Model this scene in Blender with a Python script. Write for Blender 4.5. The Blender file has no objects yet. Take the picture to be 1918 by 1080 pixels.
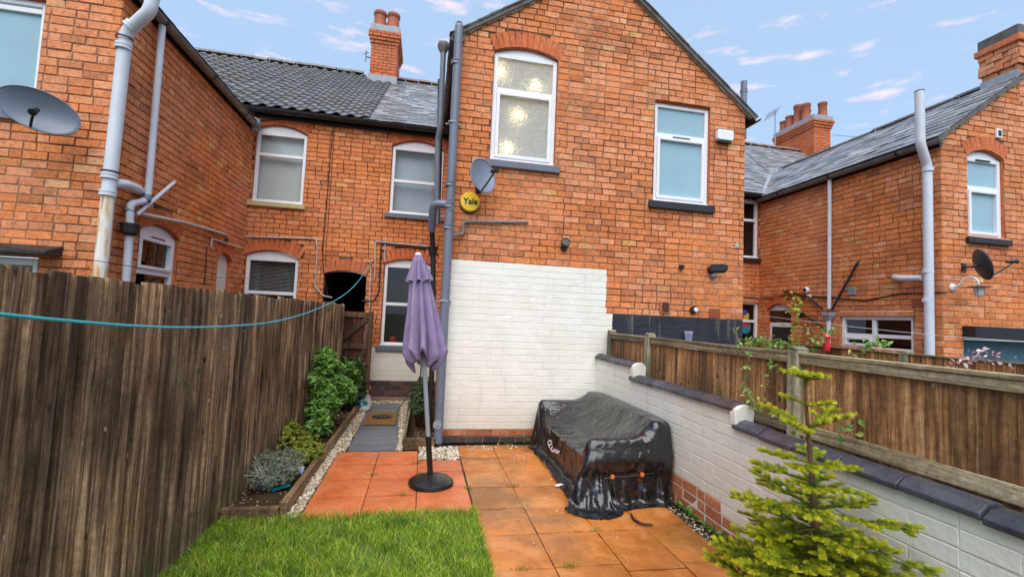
import bpy, math, random
import numpy as np
from mathutils import Vector, Matrix

scene = bpy.context.scene
col = scene.collection
random.seed(7)
rng = np.random.default_rng(11)

# ------------------------------------------------------------------ camera
FPX, CX, CY = 860.0, 959.0, 540.0
YAW, PIT, ROL = (math.radians(a) for a in (10.86, 3.576, 2.566))
CAM = np.array([0.0, 0.0, 1.55])
_f = np.array([math.sin(YAW)*math.cos(PIT), math.cos(YAW)*math.cos(PIT), math.sin(PIT)])
_r = np.array([math.cos(YAW), -math.sin(YAW), 0.0])
_u = np.cross(_r, _f)
_R = _r*math.cos(ROL) + _u*math.sin(ROL)
_U = -_r*math.sin(ROL) + _u*math.cos(ROL)
cd = bpy.data.cameras.new('camera'); cam = bpy.data.objects.new('camera', cd); col.objects.link(cam)
cd.sensor_width = 36.0; cd.lens = FPX/1918*36.0; cd.clip_start = 0.05; cd.clip_end = 2000
cam.matrix_world = Matrix(((_R[0], _U[0], -_f[0], CAM[0]), (_R[1], _U[1], -_f[1], CAM[1]),
                           (_R[2], _U[2], -_f[2], CAM[2]), (0, 0, 0, 1)))
scene.camera = cam

# ------------------------------------------------------------------ world and sun
SUN_EL, SUN_AZ = math.radians(58), math.radians(192)      # azimuth clockwise from +Y (behind the photographer)
w = bpy.data.worlds.new('World'); scene.world = w; w.use_nodes = True
wt = w.node_tree; wt.nodes.clear()
def wn(t, **k):
    n = wt.nodes.new(t)
    for a, b in k.items(): setattr(n, a, b)
    return n
sky = wn('ShaderNodeTexSky', sky_type='NISHITA', sun_disc=False, sun_elevation=SUN_EL, sun_rotation=SUN_AZ)
sky.air_density = 1.0; sky.dust_density = 1.6; sky.ozone_density = 1.6
tc = wn('ShaderNodeTexCoord'); mp = wn('ShaderNodeMapping'); mp.inputs['Scale'].default_value = (5.0, 5.0, 20.0)
wt.links.new(tc.outputs['Generated'], mp.inputs['Vector'])
nz = wn('ShaderNodeTexNoise'); nz.inputs['Scale'].default_value = 1.9; nz.inputs['Detail'].default_value = 7; nz.inputs['Roughness'].default_value = .56
wt.links.new(mp.outputs['Vector'], nz.inputs['Vector'])
rp = wn('ShaderNodeValToRGB'); rp.color_ramp.elements[0].position = .565; rp.color_ramp.elements[1].position = .73
rp.color_ramp.elements[1].color = (.85, .85, .85, 1)
wt.links.new(nz.outputs['Fac'], rp.inputs['Fac'])
veil = wn('ShaderNodeMixRGB'); veil.inputs['Fac'].default_value = .70; veil.inputs['Color2'].default_value = (3.35, 4.6, 6.4, 1)
wt.links.new(sky.outputs['Color'], veil.inputs['Color1'])
cl = wn('ShaderNodeMixRGB'); cl.inputs['Color2'].default_value = (6.3, 5.3, 6.1, 1)
wt.links.new(rp.outputs['Color'], cl.inputs['Fac']); wt.links.new(veil.outputs['Color'], cl.inputs['Color1'])
bg = wn('ShaderNodeBackground'); bg.inputs['Strength'].default_value = .1
wt.links.new(cl.outputs['Color'], bg.inputs['Color'])
wo = wn('ShaderNodeOutputWorld'); wt.links.new(bg.outputs['Background'], wo.inputs['Surface'])
sl = bpy.data.lights.new('sun', 'SUN'); sl.energy = 2.3; sl.angle = math.radians(70); sl.color = (1, .94, .86)
so = bpy.data.objects.new('sun', sl); col.objects.link(so)
sd = Vector((math.sin(SUN_AZ)*math.cos(SUN_EL), math.cos(SUN_AZ)*math.cos(SUN_EL), math.sin(SUN_EL)))
so.rotation_euler = sd.to_track_quat('Z', 'Y').to_euler(); so.location = sd*30
vs = scene.view_settings
vs.view_transform = 'Standard'; vs.look = 'None'; vs.gamma = 1.0; vs.use_curve_mapping = False; vs.exposure = 0.80

# ------------------------------------------------------------------ pixels to places
def ray(x, y): return _f + _R*((x-CX)/FPX) - _U*((y-CY)/FPX)
def at(x, y, ax, v):
    d = ray(x, y); i = 'XYZ'.index(ax); t = (v-CAM[i])/d[i]
    return CAM + d*t
def atv(x, y, ax, v): return Vector(at(x, y, ax, v))
def project(P):
    d = np.asarray(P, float) - CAM; z = d @ _f
    zz = np.where(z > .05, z, .05)
    return np.stack([CX+FPX*(d@_R)/zz, CY-FPX*(d@_U)/zz, z], -1)

# planes of the place (metres)
YG, YT, YL, YR = 5.683, 8.48, 4.97, 5.0          # gable, terrace, left and right outrigger fronts
XL, XG, XR = -3.03, 0.30, 6.92                   # left side wall, gable side wall, right side wall
XW, XF, XF2, XFL = 2.25, 2.42, 5.2, -1.36        # garden wall, right fence, far fence, left fence

# ------------------------------------------------------------------ materials
def mat(name, color=(.5, .5, .5), rough=.6, metal=0.0, spec=.5):
    m = bpy.data.materials.new(name); m.use_nodes = True
    b = m.node_tree.nodes['Principled BSDF']
    b.inputs['Base Color'].default_value = (*color, 1); b.inputs['Roughness'].default_value = rough
    b.inputs['Metallic'].default_value = metal; b.inputs['Specular IOR Level'].default_value = spec
    return m
class NT:
    def __init__(s, m):
        s.m = m; s.t = m.node_tree; s.b = s.t.nodes['Principled BSDF']; s.g = None
    def n(s, t, **k):
        nd = s.t.nodes.new(t)
        for a, b in k.items(): setattr(nd, a, b)
        return nd
    def l(s, a, b): s.t.links.new(a, b)
    def pos(s):
        if not s.g: s.g = s.n('ShaderNodeNewGeometry')
        return s.g.outputs['Position']
    def island(s): s.pos(); return s.g.outputs['Random Per Island']
    def objrnd(s): return s.n('ShaderNodeObjectInfo').outputs['Random']
    def rnd(s):
        a = s.math('MULTIPLY', s.objrnd(), 13.7); return s.math('FRACT', s.math('ADD', a, s.island()))
    def math(s, op, a, b=0.0, c=None):
        nd = s.n('ShaderNodeMath', operation=op)
        for i, v in enumerate((a, b) if c is None else (a, b, c)):
            if isinstance(v, (int, float)): nd.inputs[i].default_value = v
            else: s.l(v, nd.inputs[i])
        return nd.outputs[0]
    def mapping(s, v, scale, rot=(0, 0, 0), loc=(0, 0, 0)):
        nd = s.n('ShaderNodeMapping'); nd.inputs['Scale'].default_value = scale; nd.inputs['Rotation'].default_value = rot
        nd.inputs['Location'].default_value = loc
        s.l(v, nd.inputs['Vector']); return nd.outputs[0]
    def noise(s, scale, detail=4, rough=.55, v=None, dist=0.0):
        nd = s.n('ShaderNodeTexNoise'); nd.inputs['Scale'].default_value = scale; nd.inputs['Detail'].default_value = detail
        nd.inputs['Roughness'].default_value = rough; nd.inputs['Distortion'].default_value = dist
        s.l(v if v is not None else s.pos(), nd.inputs['Vector']); return nd.outputs['Fac']
    def voro(s, scale, v=None, feature='F1'):
        nd = s.n('ShaderNodeTexVoronoi', feature=feature); nd.inputs['Scale'].default_value = scale
        s.l(v if v is not None else s.pos(), nd.inputs['Vector']); return nd.outputs['Distance']
    def ramp(s, fac, stops, interp='LINEAR'):
        nd = s.n('ShaderNodeValToRGB'); r = nd.color_ramp; r.interpolation = interp
        while len(r.elements) > 1: r.elements.remove(r.elements[-1])
        for i, (p, c) in enumerate(stops):
            e = r.elements[0] if i == 0 else r.elements.new(p)
            e.position = p; c = (c, c, c) if isinstance(c, (int, float)) else c; e.color = (*c, 1)
        s.l(fac, nd.inputs['Fac']); return nd.outputs['Color']
    def mix(s, fac, a, b, mode='MIX'):
        nd = s.n('ShaderNodeMixRGB', blend_type=mode)
        for i, v in enumerate((fac, a, b)):
            if isinstance(v, (int, float)): nd.inputs[i].default_value = v if i == 0 else (v, v, v, 1)
            elif isinstance(v, tuple): nd.inputs[i].default_value = (*v, 1)
            else: s.l(v, nd.inputs[i])
        return nd.outputs[0]
    def bump(s, h, strength=.3, dist=.01):
        nd = s.n('ShaderNodeBump'); nd.inputs['Strength'].default_value = strength; nd.inputs['Distance'].default_value = dist
        s.l(h, nd.inputs['Height']); s.l(nd.outputs[0], s.b.inputs['Normal'])
    def base(s, c): s.l(c, s.b.inputs['Base Color'])
    def rough(s, r): s.l(r, s.b.inputs['Roughness'])
    def sepz(s):
        nd = s.n('ShaderNodeSeparateXYZ'); s.l(s.pos(), nd.inputs[0]); return nd.outputs

M = {}
def brick_mat(name, stops, seedloc, dark=.34, rough=.78, hueamt=.35):
    m = mat(name, rough=rough, spec=.3); t = NT(m)
    mean = np.mean([k for p, k in stops[1:-1]] or [k for p, k in stops], axis=0); keep = .62 if hueamt > .1 else 1.0
    c = t.ramp(t.rnd(), [(p, tuple(min(.85, (q*keep+m_*(1-keep))*s_) for q, m_, s_ in zip(k, mean, (1.19, 1.13, 1.04)))) for p, k in stops])
    big = t.noise(1.3, 5, .6, t.mapping(t.pos(), (1, 1, 1.6), loc=seedloc))
    c = t.mix(1.0, c, t.ramp(big, [(.3, .72), (.5, 1.0), (.7, 1.12)]), 'MULTIPLY')
    hue = t.noise(.8, 3, .5, t.mapping(t.pos(), (1, 1, 1), loc=(seedloc[0]+9, 0, 3)))
    c = t.mix(t.math('MULTIPLY', t.ramp(hue, [(.45, 0.0), (.7, 1.0)]), hueamt), c, (.62, .30, .19))
    mot = t.noise(21, 5, .78)
    c = t.mix(1.0, c, t.ramp(mot, [(.30, .52), (.46, 1.0), (.70, 1.28)]), 'MULTIPLY')
    sp = t.noise(75, 3, .6)
    c = t.mix(t.ramp(sp, [(.58, 0.0), (.66, .75)]), c, (.10, .035, .018))
    pl = t.noise(38, 3, .6, t.mapping(t.pos(), (1, 1, 1.4), loc=(8, 3, 2)))
    c = t.mix(t.ramp(pl, [(.60, 0.0), (.72, .45*min(1, hueamt*3))]), c, (.72, .46, .30))
    soot = t.noise(2.3, 6, .7, t.mapping(t.pos(), (1, 1, .8), loc=(3, seedloc[1]+5, 1)))
    c = t.mix(t.math('MULTIPLY', t.ramp(soot, [(.56, 0.0), (.72, 1.0)]), dark), c, (.10, .055, .035))
    t.base(c)
    t.bump(t.math('ADD', t.noise(120, 4, .7), t.math('MULTIPLY', mot, 1.6)), .55, .006)
    return m
OR = [(0, (.25, .075, .028)), (.04, (.40, .112, .036)), (.12, (.50, .145, .042)), (.45, (.57, .175, .050)), (.75, (.61, .20, .062)),
      (.93, (.62, .235, .10)), (.97, (.63, .29, .15)), (.985, (.64, .37, .17)), (1, (.56, .34, .12))]
M['brick'] = brick_mat('orange_brick', OR, (0, 0, 0))
M['brick_pink'] = brick_mat('pale_brick', [(0, (.26, .085, .04)), (.08, (.44, .14, .055)), (.3, (.56, .195, .08)), (.7, (.63, .25, .125)),
      (.94, (.65, .29, .165)), (.98, (.64, .40, .20)), (1, (.5, .3, .14))], (4, 1, 0))
M['arch'] = brick_mat('red_arch_brick', [(0, (.40, .10, .035)), (.5, (.47, .125, .045)), (1, (.52, .155, .06))], (1, 2, 3), .3)
def mortar(name, dark, pale, thr):
    m = mat(name, rough=.9, spec=.2); t = NT(m)
    n = t.noise(.75, 4, .6, t.mapping(t.pos(), (1, 1, 1), loc=(2, 0, 7)))
    c = t.mix(t.ramp(n, [(thr-.05, 0.0), (thr+.07, 1.0)]), dark, pale)
    c = t.mix(1.0, c, t.ramp(t.noise(40, 4), [(.3, .6), (.7, 1.2)]), 'MULTIPLY')
    t.base(c); t.bump(t.noise(160, 3), .5, .004); return m
M['mortar'] = mortar('mortar_joint', (.135, .070, .043), (.40, .30, .20), .555)
M['mortar_dark'] = mortar('dark_mortar_joint', (.095, .048, .030), (.19, .11, .07), .55)
def painted(name, c0, c1, worn, wornamt=.7, rough=.5):
    m = mat(name, rough=rough, spec=.4); t = NT(m)
    c = t.ramp(t.noise(2.2, 5, .6), [(.35, c0), (.65, c1)])
    c = t.mix(1.0, c, t.ramp(t.rnd(), [(0, .975), (1, 1.02)]), 'MULTIPLY')
    sp = t.noise(34, 5, .7)
    area = t.noise(1.7, 3, .5, t.mapping(t.pos(), (1, 1, 1), loc=(5, 1, 0)))
    c = t.mix(t.math('MULTIPLY', t.ramp(sp, [(.66, 0.0), (.69, 1.0)]), t.ramp(area, [(.5, 0.0), (.62, wornamt)])), c, worn)
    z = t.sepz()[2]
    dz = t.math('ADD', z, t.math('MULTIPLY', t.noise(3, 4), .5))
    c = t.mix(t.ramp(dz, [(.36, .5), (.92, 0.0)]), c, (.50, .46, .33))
    dr_ = t.noise(1, 4, .6, t.mapping(t.pos(), (9, 9, .9)))
    c = t.mix(t.ramp(dr_, [(.60, 0.0), (.74, .28)]), c, (.45, .42, .33))
    t.base(c)
    t.bump(t.math('ADD', t.noise(22, 5, .6), t.math('MULTIPLY', t.noise(6, 3), 1.5)), .5, .008); return m
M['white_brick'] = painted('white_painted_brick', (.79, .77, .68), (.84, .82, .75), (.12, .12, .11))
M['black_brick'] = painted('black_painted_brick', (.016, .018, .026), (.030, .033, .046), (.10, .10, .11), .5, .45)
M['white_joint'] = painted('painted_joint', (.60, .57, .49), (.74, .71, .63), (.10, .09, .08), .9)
M['plinth'] = brick_mat('dark_plinth_brick', [(0, (.030, .030, .038)), (.6, (.055, .05, .055)), (.85, (.085, .05, .048)), (1, (.12, .058, .048))], (0, 3, 3), .4, .5, .03)
M['stained'] = brick_mat('bare_wall_foot_brick', [(0, (.22, .09, .05)), (.5, (.36, .12, .055)), (1, (.45, .19, .11))], (7, 3, 3), .7)

def simple(name, c, rough=.5, var=.12, scale=8, metal=0, spec=.5, bump=0, bscale=60, rv=0.0):
    m = mat(name, c, rough, metal, spec); t = NT(m)
    cc = t.mix(1.0, c, t.ramp(t.noise(scale, 5, .65), [(.3, 1-var), (.7, 1+var)]), 'MULTIPLY')
    t.base(cc)
    if rv: t.rough(t.ramp(t.noise(scale*1.7, 4), [(.35, max(.03, rough-rv)), (.65, min(1, rough+rv))]))
    if bump: t.bump(t.noise(bscale, 4, .6), bump, .006)
    return m
M['upvc'] = simple('white_plastic', (.80, .81, .84), .32, .05, 5)
M['upvc2'] = simple('white_painted_timber', (.74, .74, .74), .5, .08, 9, bump=.1)
M['pipe_white'] = simple('pale_grey_plastic', (.60, .64, .71), .38, .08, 4)
M['pipe_grey'] = simple('grey_plastic', (.155, .175, .225), .35, .10, 4)
M['pipe_black'] = simple('black_painted_iron', (.018, .018, .021), .45, .3, 20)
M['pipe_old'] = simple('weathered_plastic', (.46, .43, .38), .5, .25, 12)
m = mat('rust_streaked_white', rough=.5); t = NT(m)
c = t.ramp(t.noise(7, 4, .6, t.mapping(t.pos(), (4, 4, .5))), [(.45, (.74, .72, .68)), (.58, (.62, .38, .18)), (.7, (.36, .16, .05))])
t.base(c); M['rusty'] = m
M['lead'] = simple('lead_grey', (.30, .33, .38), .5, .2, 9)
M['gutter_black'] = simple('black_gutter', (.014, .014, .016), .35, .3, 9)
M['gutter_grey'] = simple('weathered_grey_gutter', (.16, .15, .14), .5, .3, 7)
M['sill_grey'] = simple('grey_painted_sill', (.13, .145, .185), .5, .12, 9, bump=.2)
M['sill_black'] = simple('black_painted_sill', (.016, .017, .022), .45, .2, 9, bump=.2)
M['sill_buff'] = simple('buff_stone_sill', (.52, .43, .21), .7, .2, 9, bump=.3)
M['dish'] = simple('dish_grey', (.16, .19, .25), .35, .12, 6)
M['dish_dark'] = simple('dish_charcoal', (.035, .037, .042), .5, .2, 30, bump=.2, bscale=300)
M['black'] = simple('black_plastic', (.012, .012, .014), .4, .2, 9)
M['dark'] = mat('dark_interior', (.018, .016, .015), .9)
M['room'] = mat('room_wall', (.5, .48, .45), .9)
M['blind'] = simple('pale_roller_blind', (.62, .63, .62), .7, .05, 3)
M['curtain'] = simple('blue_grey_curtain', (.46, .51, .56), .8, .15, 2)
M['yellow'] = simple('yellow_plastic', (.95, .62, .035), .35, .05, 9)
M['cream_mortar'] = simple('verge_mortar', (.36, .32, .25), .9, .3, 14, bump=.5)
M['terracotta'] = simple('terracotta', (.34, .095, .045), .7, .25, 7, bump=.2)
M['ridge'] = simple('ridge_tile', (.26, .16, .12), .8, .3, 7, bump=.3)
M['concrete'] = simple('concrete', (.26, .25, .22), .9, .25, 9, bump=.5)
M['stone_dark'] = simple('weathered_slab', (.11, .105, .10), .8, .4, 9, bump=.6)
M['rubber'] = simple('black_resin', (.012, .012, .014), .28, .2, 9, rv=.12)
M['alu'] = simple('grey_metal_pole', (.34, .38, .42), .35, .08, 6, metal=.3)
M['pane_blue'] = simple('pale_blue_obscure_glass', (.30, .47, .55), .12, .05, 3)
M['canopy_felt'] = simple('black_felt', (.012, .013, .016), .55, .5, 12, bump=.5)
M['blue_door'] = simple('teal_blue_paint', (.055, .14, .20), .5, .3, 8)
M['bellmetal'] = simple('aged_brass', (.20, .15, .06), .5, .3, 20, metal=.6)
# clear glass: reflection over see-through
m = bpy.data.materials.new('window_glass'); m.use_nodes = True; tt = m.node_tree; tt.nodes.clear()
o = tt.nodes.new('ShaderNodeOutputMaterial'); mx = tt.nodes.new('ShaderNodeMixShader'); tr = tt.nodes.new('ShaderNodeBsdfTransparent')
gl = tt.nodes.new('ShaderNodeBsdfGlossy'); fr = tt.nodes.new('ShaderNodeMath'); fr.operation = 'MULTIPLY_ADD'; fr.inputs[1].default_value = .9; fr.inputs[2].default_value = .075
lw_ = tt.nodes.new('ShaderNodeLayerWeight'); lw_.inputs['Blend'].default_value = .5; pw_ = tt.nodes.new('ShaderNodeMath'); pw_.operation = 'POWER'; pw_.inputs[1].default_value = 4.5
tt.links.new(lw_.outputs['Facing'], pw_.inputs[0]); tt.links.new(pw_.outputs[0], fr.inputs[0])
gl.inputs['Roughness'].default_value = .02; tr.inputs['Color'].default_value = (.86, .9, .9, 1)
for a, b in ((fr.outputs[0], mx.inputs[0]), (tr.outputs[0], mx.inputs[1]), (gl.outputs[0], mx.inputs[2]), (mx.outputs[0], o.inputs[0])): tt.links.new(a, b)
M['glass'] = m
m = mat('patterned_obscure_glass', (.66, .70, .72), .22); t = NT(m)
t.b.inputs['Transmission Weight'].default_value = .55; t.b.inputs['IOR'].default_value = 1.45
t.bump(t.math('ADD', t.voro(95), t.math('MULTIPLY', t.noise(70, 2), .8)), .75, .012); M['obscure'] = m
m = mat('lit_bulb', (1, .8, .4)); b = m.node_tree.nodes['Principled BSDF']
b.inputs['Emission Color'].default_value = (1, .74, .34, 1); b.inputs['Emission Strength'].default_value = 30; M['bulb'] = m

def slate(name, c0, c1, c2, rough):
    m = mat(name, rough=rough, spec=.5); t = NT(m)
    c = t.ramp(t.rnd(), [(0, c0), (.5, c1), (1, c2)])
    n = t.noise(1.4, 5, .65)
    c = t.mix(t.ramp(n, [(.5, 0.0), (.66, .7)]), c, (.11, .075, .05))
    c = t.mix(1.0, c, t.ramp(t.noise(25, 4), [(.3, .75), (.7, 1.2)]), 'MULTIPLY')
    t.base(c); t.rough(t.ramp(t.noise(4, 4), [(.3, rough-.12), (.7, rough+.15)])); t.bump(t.noise(60, 4), .3, .005); return m
M['slate'] = slate('wet_slate', (.15, .155, .17), (.24, .245, .265), (.36, .37, .39), .34)
M['pantile'] = slate('dark_pantile', (.060, .066, .080), (.085, .092, .108), (.12, .126, .145), .34)

def wood(name, stops, vert=True, rough=.72, algae=None, streak=.35, knots=True, axis=2, sc=1.0):
    m = mat(name, rough=rough, spec=.35); t = NT(m)
    off = t.n('ShaderNodeCombineXYZ'); r = t.rnd()
    t.l(t.math('MULTIPLY', r, 31.0), off.inputs[0]); t.l(t.math('MULTIPLY', r, 17.0), off.inputs[2])
    add = t.n('ShaderNodeVectorMath', operation='ADD'); t.l(t.pos(), add.inputs[0]); t.l(off.outputs[0], add.inputs[1])
    s = [38*sc, 38*sc, 38*sc]; s[axis] = 1.7*sc
    gv = t.mapping(add.outputs[0], tuple(s))
    g = t.noise(1.0, 6, .62, gv, .6)
    s2 = [11*sc, 11*sc, 11*sc]; s2[axis] = .8*sc
    g2 = t.noise(1.0, 4, .6, t.mapping(add.outputs[0], tuple(s2)), .3)
    c = t.ramp(t.math('ADD', t.math('MULTIPLY', t.math('SUBTRACT', g, .5), 1.05), t.math('ADD', t.math('MULTIPLY', t.math('SUBTRACT', g2, .5), .6), .5)), stops)
    c = t.mix(1.0, c, t.ramp(r, [(0, .55), (.6, 1.0), (1, 1.4)]), 'MULTIPLY')
    if streak:
        st = t.noise(1.0, 4, .6, t.mapping(add.outputs[0], (9, 9, 1.3) if axis == 2 else (3, 3, 9), loc=(3, 5, 1)))
        c = t.mix(t.math('MULTIPLY', t.ramp(st, [(.60, 0.0), (.72, 1.0)]), streak), c, (.35, .255, .17))
    blot = t.noise(1.5, 5, .6)
    c = t.mix(1.0, c, t.ramp(blot, [(.3, .45), (.5, 1.0), (.7, 1.35)]), 'MULTIPLY')
    gr = t.noise(30, 6, .8)
    c = t.mix(1.0, c, t.ramp(gr, [(.3, .55), (.5, 1.0), (.72, 1.5)]), 'MULTIPLY')
    if knots:
        kv = t.voro(4.6, t.mapping(add.outputs[0], (1.5, 1.5, 1.0)))
        c = t.mix(t.ramp(kv, [(.05, .95), (.085, .5), (.12, 0.0)]), c, (.015, .009, .006))
        lv = t.voro(9.0, t.mapping(add.outputs[0], (1, 1, .55), loc=(2, 7, 3)))
        c = t.mix(t.ramp(lv, [(.045, .8), (.07, 0.0)]), c, (.48, .42, .33))
    if algae is not None:
        z = t.sepz()[2]
        zz = t.math('ADD', z, t.math('MULTIPLY', t.noise(5, 4), .3))
        c = t.mix(t.math('MULTIPLY', t.ramp(zz, algae), .8), c, (.10, .11, .035))
    t.base(c); t.bump(t.math('ADD', g, t.math('ADD', t.math('MULTIPLY', g2, .6), t.math('MULTIPLY', gr, .5))), .7, .010)
    return m
M['fence_dark'] = wood('dark_wet_fence_timber', [(.27, (.042, .023, .011)), (.41, (.115, .065, .033)), (.53, (.24, .145, .078)), (.67, (.48, .325, .20))], streak=.45,
                       algae=[(.0, .0), (.30, .55), (.42, 0.0), (1.0, 0.0)])
M['fence_mid'] = wood('brown_fence_timber', [(.26, (.075, .030, .012)), (.42, (.19, .085, .032)), (.56, (.36, .175, .068)), (.72, (.55, .31, .14))], streak=.12)
M['rail'] = wood('mossy_pale_timber', [(.28, (.09, .066, .034)), (.5, (.22, .165, .09)), (.72, (.42, .34, .22))], axis=1, streak=0, knots=False)
M['post'] = wood('greenish_post_timber', [(.28, (.14, .125, .075)), (.5, (.27, .245, .16)), (.72, (.42, .38, .27))], streak=0, knots=False)
M['edging'] = wood('brown_edging_timber', [(.28, (.075, .045, .022)), (.5, (.17, .105, .05)), (.72, (.28, .18, .09))], axis=1, streak=0, knots=False)
M['gate'] = wood('flaking_red_brown_paint', [(.28, (.045, .012, .008)), (.5, (.10, .028, .016)), (.72, (.20, .075, .045))], streak=.75)
M['gate_rail'] = wood('dark_gate_timber', [(.28, (.05, .025, .014)), (.5, (.10, .052, .028)), (.72, (.17, .09, .05))], streak=0, knots=False)
m = mat('grey_composite_plank', rough=.5); t = NT(m)
g = t.noise(1, 5, .6, t.mapping(t.pos(), (3, 40, 40)))
c = t.ramp(g, [(.3, (.095, .10, .11)), (.7, (.19, .20, .215))]); c = t.mix(1.0, c, t.ramp(t.rnd(), [(0, .85), (1, 1.15)]), 'MULTIPLY')
t.base(c); t.bump(g, .4, .006); M['plank'] = m

def slab(name, stops, speck, rlo, rhi):
    m = mat(name, rough=.35, spec=.5); t = NT(m)
    n = t.noise(3.2, 6, .62, None, 1.1)
    c = t.ramp(n, stops)
    c = t.mix(1.0, c, t.ramp(t.rnd(), [(0, .86), (1, 1.12)]), 'MULTIPLY')
    if speck:
        v = t.noise(60, 3, .6); a = t.noise(1.3, 3)
        c = t.mix(t.math('MULTIPLY', t.ramp(v, [(.59, 0.0), (.65, 1.0)]), t.ramp(a, [(.4, 0.02), (.62, .5)])), c, (.62, .46, .27))
        dk = t.noise(1.1, 5, .6, t.mapping(t.pos(), (1, 1, 1), loc=(6, 2, 0)))
        c = t.mix(t.ramp(dk, [(.46, 0.0), (.62, .8)]), c, (.20, .085, .016))
    ck = t.noise(9, 5, .7, None, 1.6)
    c = t.mix(t.ramp(ck, [(.485, 0.0), (.5, .4), (.515, 0.0)]), c, (.16, .055, .02))
    t.base(c); t.rough(t.ramp(t.noise(2.2, 5, .6, t.mapping(t.pos(), (1, 1, 1), loc=(1, 8, 0))), [(.36, rlo), (.62, rhi)]))
    t.bump(t.math('ADD', t.noise(7, 6, .65, None, 1.4), t.math('MULTIPLY', t.noise(90, 3), .25)), .55, .014); return m
M['slab_red'] = slab('wet_orange_paving', [(.3, (.47, .115, .035)), (.5, (.60, .16, .055)), (.7, (.66, .22, .095))], False, .07, .42)
M['slab_old'] = slab('weathered_orange_paving', [(.3, (.40, .115, .018)), (.5, (.56, .185, .035)), (.7, (.64, .27, .085))], True, .05, .42)
M['joint'] = simple('sandy_joint', (.055, .04, .025), .95, .4, 14, bump=.4)
M['soil'] = simple('dark_soil', (.06, .036, .020), .98, .5, 22, spec=.1, bump=.9, bscale=45)
M['earth'] = simple('garden_earth', (.06, .07, .03), .95, .4, 3, bump=.4)
M['turf'] = simple('turf', (.09, .14, .016), .95, .4, 12, bump=.8, bscale=80)
def multi(name, stops, rough=.6, var=True, spec=.4):
    m = mat(name, rough=rough, spec=spec); t = NT(m); c = t.ramp(t.rnd(), stops)
    if var: c = t.mix(1.0, c, t.ramp(t.noise(5, 4), [(.3, .75), (.7, 1.2)]), 'MULTIPLY')
    t.base(c); return m
M['pebble'] = multi('cream_gravel', [(0, (.30, .22, .13)), (.3, (.46, .37, .24)), (.65, (.62, .54, .40)), (.9, (.72, .67, .56)), (1, (.28, .13, .06))], .5)
M['chips'] = multi('mulch', [(0, (.06, .035, .02)), (.5, (.14, .08, .045)), (.8, (.30, .19, .10)), (1, (.5, .4, .28))], .8)
def leafm(name, stops, rough=.4, trans=.25):
    m = mat(name, rough=rough, spec=.4); t = NT(m); c = t.ramp(t.rnd(), stops); t.base(c)
    if trans:
        ts = t.n('ShaderNodeBsdfTranslucent'); t.l(c, ts.inputs['Color']); mx = t.n('ShaderNodeMixShader'); mx.inputs[0].default_value = trans
        out = [n for n in t.t.nodes if n.type == 'OUTPUT_MATERIAL'][0]
        t.l(t.b.outputs[0], mx.inputs[1]); t.l(ts.outputs[0], mx.inputs[2]); t.l(mx.outputs[0], out.inputs[0])
    return m
m = mat('grass_blade', rough=.5, spec=.4); t = NT(m)
c = t.ramp(t.rnd(), [(0, (.09, .16, .012)), (.35, (.17, .30, .016)), (.75, (.30, .45, .026)), (.93, (.44, .52, .07)), (1, (.52, .44, .17))])
pn = t.noise(5.5, 4, .6); c = t.mix(1.0, c, t.ramp(pn, [(.3, (.45, .55, .5)), (.5, (1, 1, 1)), (.7, (1.25, 1.15, .9))]), 'MULTIPLY')
c = t.mix(t.ramp(t.noise(9, 4, .6, t.mapping(t.pos(), (1, 1, 1), loc=(4, 4, 0))), [(.60, 0.0), (.72, .7)]), c, (.36, .28, .10))
t.base(c); M['grass'] = m
M['leaf_choisya'] = leafm('glossy_green_leaf', [(0, (.05, .13, .022)), (.5, (.12, .28, .04)), (1, (.28, .47, .10))], .3)
M['leaf_dark'] = leafm('dark_green_leaf', [(0, (.015, .05, .014)), (.6, (.035, .10, .025)), (1, (.08, .18, .04))], .3)
M['leaf_lime'] = leafm('yellow_green_leaf', [(0, (.09, .13, .012)), (.5, (.21, .27, .025)), (.9, (.38, .42, .05)), (1, (.40, .14, .03))], .4)
M['leaf_grey'] = leafm('grey_green_leaf', [(0, (.10, .12, .075)), (.5, (.21, .24, .16)), (1, (.36, .39, .30))], .6)
M['leaf_box'] = leafm('small_dark_leaf', [(0, (.015, .035, .012)), (.6, (.04, .085, .025)), (1, (.11, .19, .06))], .35)
M['leaf_vine'] = leafm('vine_leaf', [(0, (.08, .19, .03)), (.7, (.19, .35, .06)), (1, (.40, .45, .12))], .4)
M['needle_old'] = leafm('old_fir_needle', [(0, (.035, .07, .012)), (.5, (.10, .16, .02)), (1, (.20, .27, .03))], .4, .15)
M['needle_mid'] = leafm('mid_fir_needle', [(0, (.18, .25, .015)), (.5, (.35, .42, .024)), (1, (.54, .57, .045))], .4, .2)
M['needle_new'] = leafm('new_fir_needle', [(0, (.44, .48, .02)), (.5, (.62, .62, .03)), (1, (.78, .74, .06))], .4, .25)
M['bark'] = simple('brown_bark', (.13, .075, .04), .9, .4, 40, bump=.8)
M['twig'] = simple('green_brown_twig', (.20, .15, .05), .8, .3, 30)

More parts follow.
